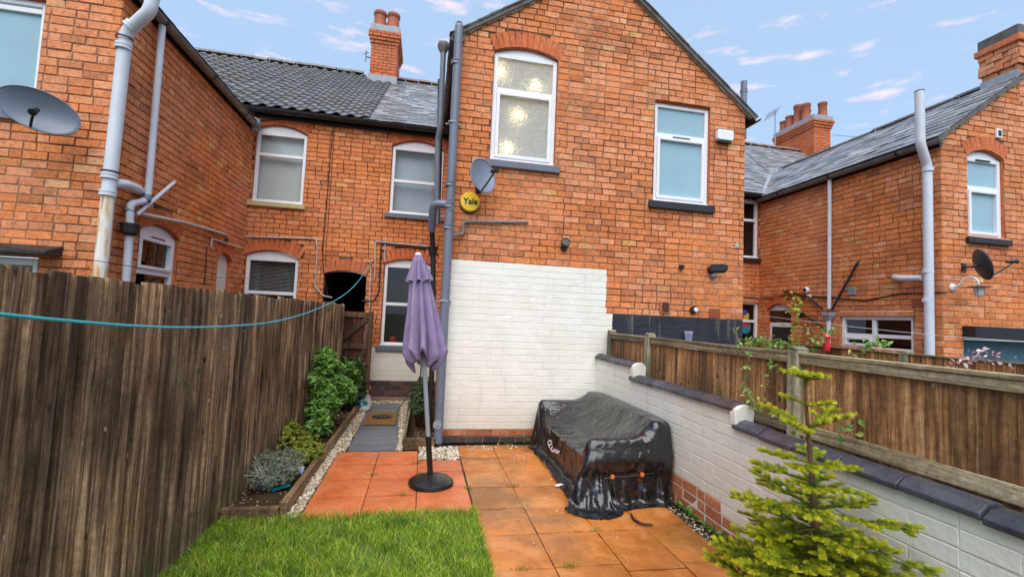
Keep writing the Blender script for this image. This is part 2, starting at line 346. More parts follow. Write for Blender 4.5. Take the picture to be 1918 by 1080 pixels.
# ------------------------------------------------------------------ mesh helpers
Z3 = Vector((0, 0, 1))
class Frame:
    """u along a surface, v up, d out of it"""
    def __init__(s, O, U, N, V=(0, 0, 1)):
        s.O = Vector(O); s.U = Vector(U).normalized(); s.N = Vector(N).normalized(); s.V = Vector(V).normalized()
    def __call__(s, u, v, d=0.0): return s.O + s.U*u + s.V*v + s.N*d
    def mat(s): return Matrix((( s.U.x, s.V.x, s.N.x, 0), (s.U.y, s.V.y, s.N.y, 0), (s.U.z, s.V.z, s.N.z, 0), (0, 0, 0, 1)))
    def uv(s, p): p = Vector(p)-s.O; return p.dot(s.U), p.dot(s.V)
WORLD = Frame((0, 0, 0), (1, 0, 0), (0, 0, 1), (0, 1, 0))     # u=x v=y d=z

class MB:
    def __init__(s): s.v = []; s.f = []; s.m = []
    def add(s, vs, fs, mi=0):
        n = len(s.v); s.v += [tuple(p) for p in vs]; s.f += [tuple(n+i for i in f) for f in fs]; s.m += [mi]*len(fs); return s
    def box(s, fr, u0, u1, v0, v1, d0, d1, mi=0):
        P = [fr(u, v, d) for d in (d0, d1) for v in (v0, v1) for u in (u0, u1)]
        return s.add(P, [(0, 2, 3, 1), (4, 5, 7, 6), (0, 1, 5, 4), (2, 6, 7, 3), (0, 4, 6, 2), (1, 3, 7, 5)], mi)
    def poly_prism(s, fr, pts, d0, d1, mi=0):
        n = len(pts); P = [fr(u, v, d0) for u, v in pts]+[fr(u, v, d1) for u, v in pts]
        F = [tuple(range(n))[::-1], tuple(range(n, 2*n))]+[(i, (i+1) % n, n+(i+1) % n, n+i) for i in range(n)]
        return s.add(P, F, mi)
    def quad(s, a, b, c, d, mi=0): return s.add([a, b, c, d], [(0, 1, 2, 3)], mi)
    def tube(s, path, r, seg=12, cap=True, mi=0, closed=False):
        path = [Vector(p) for p in path]; n = len(path); rs = r if isinstance(r, (list, tuple)) else [r]*n
        prev = None; rings = []
        for i, p in enumerate(path):
            a = path[max(i-1, 0)]; b = path[min(i+1, n-1)]
            t = (b-a); t = t.normalized() if t.length > 1e-9 else Vector((0, 0, 1))
            if prev is None:
                ref = Vector((0, 0, 1)) if abs(t.z) < .9 else Vector((1, 0, 0)); x = t.cross(ref).normalized()
            else:
                x = prev - t*prev.dot(t); x = x.normalized() if x.length > 1e-6 else t.orthogonal().normalized()
            prev = x; y = t.cross(x)
            rings.append([p + (x*math.cos(k*2*math.pi/seg)+y*math.sin(k*2*math.pi/seg))*rs[i] for k in range(seg)])
        vs = [q for rg in rings for q in rg]; fs = []
        for i in range(n-1):
            for k in range(seg):
                fs.append((i*seg+k, i*seg+(k+1) % seg, (i+1)*seg+(k+1) % seg, (i+1)*seg+k))
        if cap: fs += [tuple(range(seg))[::-1], tuple(range((n-1)*seg, n*seg))]
        return s.add(vs, fs, mi)
    def lathe(s, prof, axis0, axisdir=(0, 0, 1), seg=24, mi=0, cap=True):
        d = Vector(axisdir).normalized(); x = d.orthogonal().normalized(); y = d.cross(x); o = Vector(axis0)
        vs = []
        for r, h in prof:
            for k in range(seg):
                a = 2*math.pi*k/seg; vs.append(o+d*h+(x*math.cos(a)+y*math.sin(a))*r)
        fs = []
        for i in range(len(prof)-1):
            for k in range(seg): fs.append((i*seg+k, i*seg+(k+1) % seg, (i+1)*seg+(k+1) % seg, (i+1)*seg+k))
        if cap: fs += [tuple(range(seg))[::-1], tuple(range((len(prof)-1)*seg, len(prof)*seg))]
        return s.add(vs, fs, mi)
    def mesh(s, name, mats, smooth=False):
        me = bpy.data.meshes.new(name); me.from_pydata(s.v, [], s.f)
        for m in (mats if isinstance(mats, (list, tuple)) else [mats]): me.materials.append(M[m] if isinstance(m, str) else m)
        if any(s.m): me.polygons.foreach_set('material_index', s.m)
        if smooth is not False:
            me.polygons.foreach_set('use_smooth', [True]*len(s.f))
            if smooth is not True: me.set_sharp_from_angle(angle=math.radians(smooth))
        me.update(); return me
    def build(s, name, mats, parent=None, smooth=False, bevel=0):
        return link(name, s.mesh(name, mats, smooth), parent, bevel)
def wmat(o):
    p = o.parent
    return Matrix(o.get('_w')) if False else (Matrix.Translation(o.location) if o.type == 'EMPTY' else Matrix.Identity(4))
def link(name, me, parent=None, bevel=0):
    o = bpy.data.objects.new(name, me); col.objects.link(o)
    if parent is not None:
        o.parent = parent; o.matrix_parent_inverse = wmat(parent).inverted()
    if bevel:
        b = o.modifiers.new('bevel', 'BEVEL'); b.width = bevel; b.segments = 2; b.limit_method = 'ANGLE'; b.angle_limit = math.radians(40)
    return o
def tag(o, label, cat, group=None):
    o['label'] = label; o['category'] = cat
    if group: o['group'] = group
    return o
def thing(name, label, cat, loc, group=None):
    o = bpy.data.objects.new(name, None); col.objects.link(o); o.location = loc; o.empty_display_size = .1
    return tag(o, label, cat, group)
def struct(o): o['kind'] = 'structure'; return o
def bend(pts, r=.06, n=5):
    """round the corners of a polyline"""
    P = [Vector(p) for p in pts]; out = [P[0]]
    for i in range(1, len(P)-1):
        a = (P[i-1]-P[i]); b = (P[i+1]-P[i]); rr = min(r, a.length*.45, b.length*.45)
        s0 = P[i]+a.normalized()*rr; s1 = P[i]+b.normalized()*rr
        for k in range(n+1):
            q = k/n; out.append(s0*(1-q)**2 + P[i]*2*q*(1-q) + s1*q*q)
    out.append(P[-1]); return out

# ---- many alike pieces: the 300 largest in the picture as objects, the rest as one stuff part
def np_mesh(name, verts, faces_flat, nper, mats, midx=None, smooth=False):
    me = bpy.data.meshes.new(name); nf = len(faces_flat)//nper
    me.vertices.add(len(verts)); me.vertices.foreach_set('co', np.asarray(verts, np.float32).ravel())
    me.loops.add(len(faces_flat)); me.loops.foreach_set('vertex_index', np.asarray(faces_flat, np.int32))
    me.polygons.add(nf); me.polygons.foreach_set('loop_start', np.arange(nf, dtype=np.int32)*nper)
    me.polygons.foreach_set('loop_total', np.full(nf, nper, np.int32))
    for m in mats: me.materials.append(M[m] if isinstance(m, str) else m)
    if midx is not None: me.polygons.foreach_set('material_index', np.asarray(midx, np.int32))
    me.polygons.foreach_set('use_smooth', np.full(nf, bool(smooth)))
    me.update(calc_edges=True); me.validate(); return me
class Pieces:
    cache = {}
    def __init__(s): s.items = []
    def put(s, geo, matrix, mt): s.items.append((geo, matrix, mt))       # geo=(key, verts(np), quads(list))
    def finish(s, parent, name, stuffname, limit=300, smooth=False):
        if not s.items: return
        c = np.array([[*(it[1] @ Vector((0, 0, 0)))] for it in s.items])
        ext = []
        for geo, mx, mt in s.items:
            vv = geo[1]; lo = vv.min(0); hi = vv.max(0)
            a = project([list(mx @ Vector(lo)), list(mx @ Vector(hi))]); ext.append(np.hypot(*(a[0]-a[1])[:2]))
        p = project(c); ext = np.array(ext)
        inside = (p[:, 0] > -10) & (p[:, 0] < 1928) & (p[:, 1] > -10) & (p[:, 1] < 1090) & (p[:, 2] > .1)
        order = np.argsort(-(ext*inside)); solo = set(order[:limit][inside[order[:limit]]].tolist())
        rest = []
        for i, (geo, mx, mt) in enumerate(s.items):
            if i in solo:
                k = (geo[0], mt)
                if k not in Pieces.cache:
                    me = bpy.data.meshes.new(name); me.from_pydata(geo[1].tolist(), [], geo[2]); me.materials.append(M[mt])
                    if smooth: me.polygons.foreach_set('use_smooth', [True]*len(geo[2]))
                    me.update(); Pieces.cache[k] = me
                o = link(name, Pieces.cache[k], parent); o.matrix_basis = mx
            else: rest.append(i)
        if rest:
            mats = sorted(set(s.items[i][2] for i in rest)); V = []; F = []; MI = []; n = 0
            for i in rest:
                geo, mx, mt = s.items[i]; A = np.array(mx); vv = geo[1] @ A[:3, :3].T + A[:3, 3]
                V.append(vv); q = np.array(geo[2])+n; F.append(q); MI.append(np.full(len(q), mats.index(mt))); n += len(vv)
            F = np.concatenate(F)
            me = np_mesh(stuffname, np.concatenate(V), F.ravel(), F.shape[1], mats, np.concatenate(MI), smooth)
            o = link(stuffname, me, parent); o['kind'] = 'stuff'

def brick_geo(key, L, H, D, ch, jit, seed):
    """chamfered brick: face at d=0 (x along, y up, z out), body behind"""
    r = np.random.default_rng(seed); V = []
    for (l, h, d) in ((L/2, H/2, -D), (L/2, H/2, -ch), (L/2-ch, H/2-ch, 0)):
        for sx, sy in ((-1, -1), (1, -1), (1, 1), (-1, 1)):
            j = r.normal(0, jit, 3) if d > -D+1e-6 else np.zeros(3)
            V.append([sx*l+j[0], sy*h+j[1], d+j[2]*.6])
    Q = [(8, 9, 10, 11)]
    for a in (0, 4):
        for k in range(4): Q.append((a+k, a+(k+1) % 4, a+4+(k+1) % 4, a+4+k))
    return (key, np.array(V), Q)
ST = [brick_geo('st%d' % i, .213, .0725, .1, .0048, .0016, i) for i in range(8)]
HD = [brick_geo('hd%d' % i, .101, .0725, .1, .0048, .0016, 40+i) for i in range(5)]
STP = [brick_geo('sp%d' % i, .2205, .0785, .1, .0040, .0009, 80+i) for i in range(8)]   # thickly painted
HDP = [brick_geo('hp%d' % i, .1085, .0785, .1, .0040, .0009, 90+i) for i in range(5)]
CRS, BL = .0826, .206

class Opening:
    def __init__(s, u0, u1, v0, vs, rise=0, ring=0, soldier=None):
        s.u0, s.u1, s.v0, s.vs, s.rise, s.ring = u0, u1, v0, vs, rise, ring
        s.uc = (u0+u1)/2; s.w = (u1-u0)/2
        if rise > 0:
            s.R = (s.w**2+rise**2)/(2*rise); s.vc = vs+rise-s.R; s.th = math.asin(min(1, s.w/s.R))
    def brick_cut(s, v):
        if s.v0 <= v <= s.vs: return (s.u0, s.u1)
        if s.rise > 0 and s.vs < v < s.vs+s.rise+s.ring:
            h2 = (s.R+s.ring)**2-(v-s.vc)**2
            if h2 <= 0: return None
            h = min(math.sqrt(h2), (v-s.vc)*math.tan(s.th)); return (s.uc-h, s.uc+h)
        return None
    def wall_cut(s, va, vb):
        if vb <= s.v0+.002 or va >= s.vs+s.rise: return None
        if va < s.vs: return (s.u0, s.u1)
        h2 = s.R**2-(va-s.vc)**2
        return (s.uc-math.sqrt(h2), s.uc+math.sqrt(h2)) if h2 > 0 else None
    def arch(s, n=14, dr=0.0):
        if s.rise <= 0: return [(s.u0, s.vs), (s.u1, s.vs)]
        return [(s.uc+(s.R+dr)*math.sin(a), s.vc+(s.R+dr)*math.cos(a)) for a in np.linspace(-s.th, s.th, n+1)]

def subtract(iv, cut):
    out = []
    for a, b in iv:
        if cut is None or cut[1] <= a or cut[0] >= b: out.append((a, b)); continue
        if cut[0] > a: out.append((a, cut[0]))
        if cut[1] < b: out.append((cut[1], b))
    return out
def brick_wall(house, partname, fr, span, z0, z1, openings, paint, seed, limit=300, mort='mortar', rough_paint=(), jit=1.0, crs=CRS):
    """span(v)->(u0,u1); paint(u,v)->material key. Returns the wall part; its bricks are its children."""
    R = random.Random(seed); mb = MB(); pcs = Pieces(); mset = [mort, 'white_joint', 'black_brick', 'arch']
    rot = fr.mat(); k = 0; v = z0
    while v < z1-.01:
        vb = min(v+crs, z1); vm = (v+vb)/2; a, b = span(vm)
        if b-a > .02:
            iv = [(a, b)]
            for o in openings: iv = subtract(iv, o.wall_cut(v, vb))
            a2, b2 = span(vb); a1, b1 = span(v)
            for (p, q) in iv:
                # the white and black paint covers the joints too
                cuts = [p]; step = .12; x = p
                while x+step < q-.02: x += step; cuts.append(x)
                cuts.append(q); runs = []
                for c0, c1 in zip(cuts[:-1], cuts[1:]):
                    pm = paint((c0+c1)/2, vm); mi = 1 if pm == 'white_brick' else 2 if pm == 'black_brick' else 0
                    if runs and runs[-1][2] == mi: runs[-1][1] = c1
                    else: runs.append([c0, c1, mi])
                for c0, c1, mi in runs:
                    d = -.0095 if mi == 0 else -.0026
                    mb.quad(fr(c0, v, d), fr(c1, v, d), fr(c1, vb, d), fr(c0, vb, d), mi)
            iv = [(a, b)]
            for o in openings: iv = subtract(iv, o.brick_cut(vm))
            row = []; x = a - (BL/2 if k % 2 else 0) - R.random()*.02; nst = R.randint(1, 4)
            while x < b:
                if nst > 0: L = BL; nst -= 1
                else: L = BL/2; nst = R.choice((2, 3, 3, 4, 5))
                row.append((x, x+L)); x += L
            for p, q in iv:
                for s0, s1 in row:
                  c0, c1 = max(s0, p), min(s1, q)
                  if c1-c0 < .035: continue
                  halves = [(c0, c1, 0)]
                  pa, pb2 = paint(c0+.004, vm), paint(c1-.004, vm)
                  PT_ = ('white_brick', 'black_brick')
                  if (pa in PT_ or pb2 in PT_) and pa != pb2 and c1-c0 > .06:      # paint edge crosses this brick
                      lo, hi = c0+.004, c1-.004
                      for _ in range(8):
                          md = (lo+hi)/2
                          if paint(md, vm) == pa or (pa not in PT_ and paint(md, vm) not in PT_): lo = md
                          else: hi = md
                      if .02 < lo-c0 and .02 < c1-lo: halves = [(c0, lo, 1), (lo, c1, 2)]
                  for c0, c1, half in halves:
                    L = c1-c0; mt = paint((c0+c1)/2, vm); hdr = L < .16
                    pt = mt in ('white_brick', 'black_brick'); geo = R.choice((HDP if hdr else STP) if pt else (HD if hdr else ST))
                    gl = (.1085 if hdr else .2205) if pt else (.101 if hdr else .213); tgt = L-((-.006 if R.random() < .6 else .002) if pt else .0105); tgt += .004 if half else 0
                    dd = R.gauss(0, .0016*jit)*(.16 if pt else 1)
                    mx = Matrix.Translation(fr((c0+c1)/2, vm+R.gauss(0, .0008*jit), dd)) @ rot @ Matrix.Rotation(R.gauss(0, .005*jit), 4, 'Z') @ Matrix.Diagonal((tgt/gl, (vb-v)/CRS*1, 1, 1))
                    pcs.put(geo, mx, mt)
        v = vb; k += 1
    for o in openings:                       # reveals and arch bricks
        A = o.arch(); D = .13
        mb.quad(fr(o.u0, o.v0, -.0075), fr(o.u0, o.vs, -.0075), fr(o.u0, o.vs, -D), fr(o.u0, o.v0, -D), 3)
        mb.quad(fr(o.u1, o.v0, -D), fr(o.u1, o.vs, -D), fr(o.u1, o.vs, -.0075), fr(o.u1, o.v0, -.0075), 3)
        for (ua, va), (ub, vb2) in zip(A[:-1], A[1:]):
            mb.quad(fr(ua, va+.004, -.0075), fr(ub, vb2+.004, -.0075), fr(ub, vb2+.004, -D), fr(ua, va+.004, -D), 3)
        if o.ring > 0:
            rm = o.R+o.ring/2; n = max(6, round(2*o.th*o.R/.072))
            if o.ring > .15 or True:
                B = o.arch(16, .002); C = o.arch(16, o.ring)
                for i in range(16): mb.quad(fr(*B[i], -.006), fr(*B[i+1], -.006), fr(*C[i+1], -.006), fr(*C[i], -.006))
            for i in range(n):
                th = -o.th+(i+.5)*2*o.th/n
                wd = 2*o.th*(rm)/n-.006
                mx = Matrix.Translation(fr(o.uc+rm*math.sin(th), o.vc+rm*math.cos(th), .002+R.gauss(0, .0012))) @ rot @ Matrix.Rotation(math.pi/2-th, 4, 'Z') @ Matrix.Diagonal((( o.ring-.012)/.213, wd/.0725, 1, 1))
                pcs.put(R.choice(ST), mx, 'arch')
    wall = mb.build(partname, mset, house)
    pcs.finish(wall, 'brick', 'far_brickwork', limit)
    return wall

def window(house, fr, o, transoms=(), sill=None, mullions=(), pane='glass', backing='curtain', fw=.055, dep=-.042, vent=False, sashes=(), bars=None, room=True, bulbs=None, head=True):
    """o: Opening. transoms: v heights; mullions: u positions; sashes: (col,row) cells with an opening sash frame."""
    u0, u1, v0, v1 = o.u0+.004, o.u1-.004, o.v0+.004, o.vs
    mb = MB(); d0, d1 = dep-.06, dep
    mb.box(fr, u0, u0+fw, v0, v1, d0, d1); mb.box(fr, u1-fw, u1, v0, v1, d0, d1)
    mb.box(fr, u0+fw, u1-fw, v0, v0+fw, d0, d1); mb.box(fr, u0+fw, u1-fw, v1-fw, v1, d0, d1)
    vs_ = [v0+fw/2]+sorted(transoms)+[v1-fw/2]; us_ = [u0+fw/2]+sorted(mullions)+[u1-fw/2]
    for tv in transoms: mb.box(fr, u0+fw, u1-fw, tv-fw/2, tv+fw/2, d0+.001, d1-.001)
    for mu in mullions:
        for a, b in zip(vs_[:-1], vs_[1:]): mb.box(fr, mu-fw/2, mu+fw/2, a+fw/2, b-fw/2, d0+.001, d1-.001)
    W = mb.build('window', 'upvc', house, bevel=.006)
    if o.rise > 0 and head:
        A = o.arch(14, -.003); pts = [(u0, v1+.001)]+[(max(u0, min(u1, a)), max(b, v1+.002)) for a, b in A]+[(u1, v1+.001)]
        MB().poly_prism(fr, pts, d0+.01, d1-.012).build('arch_panel', 'upvc', W, bevel=.003)
    for i in range(len(us_)-1):
        for j in range(len(vs_)-1):
            a, b, c, e = us_[i]+fw/2, us_[i+1]-fw/2, vs_[j]+fw/2, vs_[j+1]-fw/2
            if (i, j) in sashes:
                s = .042; q = MB()
                for bx in ((a, a+s, c, e), (b-s, b, c, e), (a+s, b-s, c, c+s), (a+s, b-s, e-s, e)): q.box(fr, *bx, d0+.012, d1+.016)
                q.build('sash', 'upvc', W, bevel=.005); a += s; b -= s; c += s; e -= s
            if pane == 'glass': MB().quad(fr(a-.004, c-.004, d0+.028), fr(b+.004, c-.004, d0+.028), fr(b+.004, e+.004, d0+.028), fr(a-.004, e+.004, d0+.028)).build('pane', pane, W)
            else: MB().box(fr, a-.004, b+.004, c-.004, e+.004, d0+.022, d0+.030).build('pane', pane, W)
    if sill:
        m_, ov, hgt, prj = sill
        MB().box(fr, o.u0-ov, o.u1+ov, o.v0-hgt, o.v0+.002, -.12, prj).build('sill', m_, W, bevel=.008)
        MB().box(fr, u0-.002, u1+.002, o.v0+.003, o.v0+.028, d1, d1+.035).build('sill_nose', 'upvc', W, bevel=.005)
    if vent:
        MB().box(fr, o.uc-.13, o.uc+.13, vent-.008, vent+.008, d1+.001, d1+.018).build('trickle_vent', 'black', W)
    # what stands behind the glass
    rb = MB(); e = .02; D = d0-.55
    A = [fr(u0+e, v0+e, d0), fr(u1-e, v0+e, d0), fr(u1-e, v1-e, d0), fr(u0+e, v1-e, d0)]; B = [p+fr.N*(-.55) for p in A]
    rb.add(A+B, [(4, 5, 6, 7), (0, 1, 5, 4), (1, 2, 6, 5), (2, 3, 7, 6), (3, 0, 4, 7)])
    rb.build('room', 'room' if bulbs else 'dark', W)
    if backing:
        kind, frac0, frac1, off = backing
        h = v1-v0
        if kind == 'slats':
            y = v0+frac0*h; sl = MB()
            while y < v0+frac1*h: sl.box(fr, u0+fw, u1-fw, y, y+.004, d0-off-.018, d0-off); y += .024
            sl.build('venetian_blind', 'blind', W)
        else:
            MB().box(fr, u0+fw*.6, u1-fw*.6, v0+frac0*h+.03, v0+frac1*h-.03, d0-off-.006, d0-off).build('blind' if kind == 'blind' else 'curtain', kind, W)
    if bulbs:
        for (bu, bv, r, off) in bulbs:
            MB().lathe([(r*math.sin(a), -r*math.cos(a)) for a in np.linspace(.05, math.pi-.05, 9)], fr(bu, bv, d0-off), (0, 0, 1), 14).build('lamp_bulb', 'bulb', W, True)
    return W
def opening_px(fr, ax, val, tl, tr, br, bl, apex=None, ring=.2, skew=True):
    P = [fr.uv(at(x, y, ax, val)) for x, y in (tl, tr, br, bl)]
    u0 = (P[0][0]+P[3][0])/2; u1 = (P[1][0]+P[2][0])/2; vs_ = (P[0][1]+P[1][1])/2; v0 = (P[2][1]+P[3][1])/2
    rise = 0
    if apex: rise = max(.03, fr.uv(at(*apex, ax, val))[1]-vs_)
    return Opening(u0, u1, v0, vs_, rise, ring if apex else 0)

def pipe(parent, path, r, mt, name='downpipe', rb=.07, collars=(), seg=14, stand=None):
    P = bend(path, rb); mb = MB().tube(P, r, seg)
    o = mb.build(name, mt, parent, 50)
    for c in collars:                        # (position, direction, extra)
        p, d = Vector(c[0]), Vector(c[1]).normalized(); h = c[2] if len(c) > 2 else .05
        MB().lathe([(r+.001, -h/2), (r+.008, -h/2+.004), (r+.008, -.006), (r+.005, 0), (r+.008, .006), (r+.008, h/2-.004), (r+.001, h/2)], p, d, seg, cap=False).build('pipe_collar', mt, o, 40)
    return o
def bracket(parent, p, n, r, mt='pipe_grey'):
    n = Vector(n)
    MB().lathe([(r+.001, -.012), (r+.007, -.012), (r+.007, .012), (r+.001, .012)], p, (0, 0, 1), 14, cap=False).build('pipe_bracket', mt, parent, 40)

def gutter(parent, a, b, r, mt, name='gutter', up=(0, 0, 1)):
    a, b = Vector(a), Vector(b); t = (b-a).normalized(); x = t.cross(Vector(up)).normalized(); y = x.cross(t)
    prof = [(math.cos(q)*r, math.sin(q)*r) for q in np.linspace(math.pi, 2*math.pi, 9)]
    prof += [(p*.93/1, q*.93) for p, q in prof[::-1]]
    n = len(prof); vsx = [a+x*p+y*q for p, q in prof]+[b+x*p+y*q for p, q in prof]
    fs = [(i, (i+1) % n, n+(i+1) % n, n+i) for i in range(n)]+[tuple(range(n))[::-1], tuple(range(n, 2*n))]
    g = MB().add(vsx, fs).build(name, mt, parent, 50)
    L = (b-a).length; k = max(1, int(L/.9))
    for i in range(k):
        p = a+t*(L*(i+.5)/k); pr2 = [(math.cos(q)*(r+.006), math.sin(q)*(r+.006)) for q in np.linspace(math.pi, 2*math.pi, 9)]
        vs2 = [p+t*s+x*c+y*d for s in (-.02, .02) for c, d in pr2]
        MB().add(vs2, [(j, j+1, 9+j+1, 9+j) for j in range(8)]).build('gutter_bracket', 'black' if mt != 'gutter_black' else mt, g)
    return g

# ------------------------------------------------------------------ houses
def slate_geo(key, w, l, th, seed):
    r = np.random.default_rng(seed); j = lambda: r.normal(0, .0025)
    V = []
    for d in (0, 1):
        for sx, y in ((-1, 0), (1, 0), (1, l), (-1, l)):
            V.append([sx*w/2+j(), y+j(), (th if d else 0)+(.012 if y == 0 else 0)])
    return (key, np.array(V), [(4, 5, 6, 7), (0, 1, 5, 4), (1, 2, 6, 5), (2, 3, 7, 6), (3, 0, 4, 7)])
SL = [slate_geo('sl%d' % i, .246, .25, .007, i) for i in range(6)]
def pantile_geo():
    V = []; n = 9; xs = np.linspace(-.125, .125, n)
    prof = [.006, .0, .0, .004, .018, .036, .044, .036, .016]
    for y, lift in ((0, .03), (.37, .002)):
        for x, h in zip(xs, prof): V.append([x, y, h+lift])
    for x, h in zip(xs, prof): V.append([x, 0, h+.03-.02])
    Q = [(i, i+1, n+i+1, n+i) for i in range(n-1)] + [(2*n+i, 2*n+i+1, i+1, i) for i in range(n-1)]
    return ('pantile', np.array(V), Q)
PT = pantile_geo()
def roof(house, fr, u0, u1, L, mt, kind, seed, clip=None, limit=300, name='roof'):
    base = MB().box(fr, u0, u1, -.02, L, -.06, -.004).build(name, 'stone_dark', house)
    R = random.Random(seed); p = Pieces(); rot = fr.mat(); g = .195 if kind == 'slate' else .30; w = .25 if kind == 'slate' else .238
    k = 0; v = -.03
    while v < L-.08:
        u = u0 - (w/2 if (k % 2 and kind == 'slate') else 0)
        while u < u1:
            ua, ub = (max(u, u0), min(u+w, u1+.01)) if kind == 'slate' else (u, u+w); uc = (ua+ub)/2
            if ub-ua > .05 and (kind == 'slate' or u < u1-.1) and (clip is None or clip(uc, v+.1)):
                dd = R.gauss(0, .0022) if kind == 'slate' else R.gauss(0, .001)
                mx = Matrix.Translation(fr(uc, v+R.gauss(0, .003), dd)) @ rot @ Matrix.Rotation(R.gauss(0, .006), 4, 'Z') @ Matrix.Diagonal(((ub-ua)/w, 1, 1, 1))
                p.put(R.choice(SL) if kind == 'slate' else PT, mx, mt)
            u += w
        v += g; k += 1
    p.finish(base, 'slate' if kind == 'slate' else 'roof_tile', 'far_slates' if kind == 'slate' else 'far_tiles', limit, smooth=(kind != 'slate'))
    return base
def ridge_row(parent, a, b, r, mt, step=.33):
    a, b = Vector(a), Vector(b); n = max(1, int((b-a).length/step)); t = (b-a)/n
    x = t.normalized().cross(Z3); 
    for i in range(n):
        p0 = a+t*i+t*.01; p1 = a+t*(i+1)-t*.03; h = random.gauss(0, .006)
        pr_ = [(math.cos(q)*r, math.sin(q)*r*.85+h-.03) for q in np.linspace(0, math.pi, 8)]
        vsx = [p0+x*c+Z3*(d+.008) for c, d in pr_]+[p1+x*c+Z3*d for c, d in pr_]
        vsx += [p0+x*c*.85+Z3*(d-.02) for c, d in pr_]
        MB().add(vsx, [(j, j+1, 8+j+1, 8+j) for j in range(7)]+[(16+j, 16+j+1, j+1, j) for j in range(7)]).build('ridge_tile', mt, parent, 40)
def brick_stack(house, x0, x1, y0, y1, z0, z1, seed, faces, mt='brick', outs=None, name='chimney', crs=CRS, jit=1.0, limit=300):
    """a chimney stack: mortar core, a brick skin on the named faces; outs(v)->outset of the course"""
    core = MB().box(WORLD, x0+.012, x1-.012, y0+.012, y1-.012, z0, z1-.002).build(name, 'mortar_dark', house)
    p = Pieces(); R = random.Random(seed)
    F = {'S': (Frame((x0, y0, 0), (1, 0, 0), (0, -1, 0)), x1-x0), 'W': (Frame((x0, y1, 0), (0, -1, 0), (-1, 0, 0)), y1-y0), 'E': (Frame((x1, y0, 0), (0, 1, 0), (1, 0, 0)), y1-y0)}
    for key in faces:
        fr, W = F[key]; rot = fr.mat(); v = z0; k = 0
        while v < z1-.02:
            o = outs(v) if outs else 0; x = -o - (BL/2 if k % 2 else 0)
            while x < W+o:
                a, b = max(x, -o), min(x+BL, W+o)
                if b-a > .03:
                    hdr = b-a < .16; geo = R.choice(HD if hdr else ST)
                    p.put(geo, Matrix.Translation(fr((a+b)/2, v+crs/2, o+R.gauss(0, .002*jit))) @ rot @ Matrix.Rotation(R.gauss(0, .006*jit), 4, 'Z') @ Matrix.Diagonal(((b-a-.009)/(.101 if hdr else .213), crs/CRS, 1.0, 1)), mt)
                x += BL
            v += crs; k += 1
    p.finish(core, 'brick', 'far_brickwork', limit); return core
def chimney_pot(parent, x, y, z, h, r, mt='terracotta', crown=True):
    prof = [(r*1.12, 0), (r*1.12, .03), (r*1.0, .06), (r*.86, h*.82), (r*.98, h*.86), (r*1.02, h*.93), (r*.98, h), (r*.8, h), (r*.74, h*.8)]
    o = MB().lathe(prof, (x, y, z), seg=18, cap=False).build('chimney_pot', mt, parent, 40); return o

FG = Frame((0, YG, 0), (1, 0, 0), (0, -1, 0))
FT = Frame((0, YT, 0), (1, 0, 0), (0, -1, 0))
FL = Frame((XL, 0, 0), (0, 1, 0), (1, 0, 0))
FLF = Frame((0, YL, 0), (1, 0, 0), (0, -1, 0))
FGS = Frame((XG, 0, 0), (0, -1, 0), (-1, 0, 0))
FRS = Frame((XR, 0, 0), (0, -1, 0), (-1, 0, 0))
FRF = Frame((0, YR, 0), (1, 0, 0), (0, -1, 0))

# ---- middle house: gabled outrigger, piece of terrace with the slate roof
H2 = thing('brick_house', 'gabled orange brick house with white painted wall foot and round yellow alarm', 'house', (2.3, YG, 0), 'brick terraced houses')
gw1 = opening_px(FG, 'Y', YG, (925.8, 95), (1046.2, 113), (1039, 312), (918.3, 300), (985, 91), .225)
gw2 = opening_px(FG, 'Y', YG, (1228.3, 189), (1331, 204), (1327.5, 386), (1223, 377))
def gspan(v):
    a, b = XG, 4.385
    if v > 5.16: a = XG+(v-5.16)/.63
    if v > 4.68: b = 4.385-(v-4.68)/.80
    return (a, b)
wt_z = at(990, 499, 'Y', YG)[2]; wt_x = at(1137, 540, 'Y', YG)[0]; wt_z2 = at(1140, 583, 'Y', YG)[2]; bk_z = at(1270, 588, 'Y', YG)[2]
wb_z = at(910, 797, 'Y', YG)[2]
def gpaint(u, v):
    if v < .10: return 'plinth'
    if u < wt_x and wb_z-.02 < v < wt_z: return 'white_brick'
    if u < wt_x+.07 and v < wt_z2 and v > .3: return 'white_brick'
    if u > wt_x+.07 and v < bk_z: return 'black_brick'
    if v < wb_z: return 'stained' if v < .14 else 'brick'
    n = math.sin(u*1.7+v*.9)+math.sin(v*2.1-u)
    if v > 3.1 and u > 1.7 and random.random() < .55+.2*n: return 'brick_pink'
    return 'brick_pink' if random.random() < .12 else 'brick'
brick_wall(H2, 'gable_wall', FG, gspan, 0, 6.42, [gw1, gw2], gpaint, 1)
brick_wall(H2, 'side_wall', FGS, lambda v: (-YT, -YG), 0, 5.1, [], lambda u, v: 'white_brick' if .25 < v < 2.0 and u > -6.1 else 'brick', 2, limit=0)
MB().quad((4.385, YG+.01, 0), (4.385, YT, 0), (4.385, YT, 4.7), (4.385, YG+.01, 4.7)).build('end_wall', 'brick', H2)
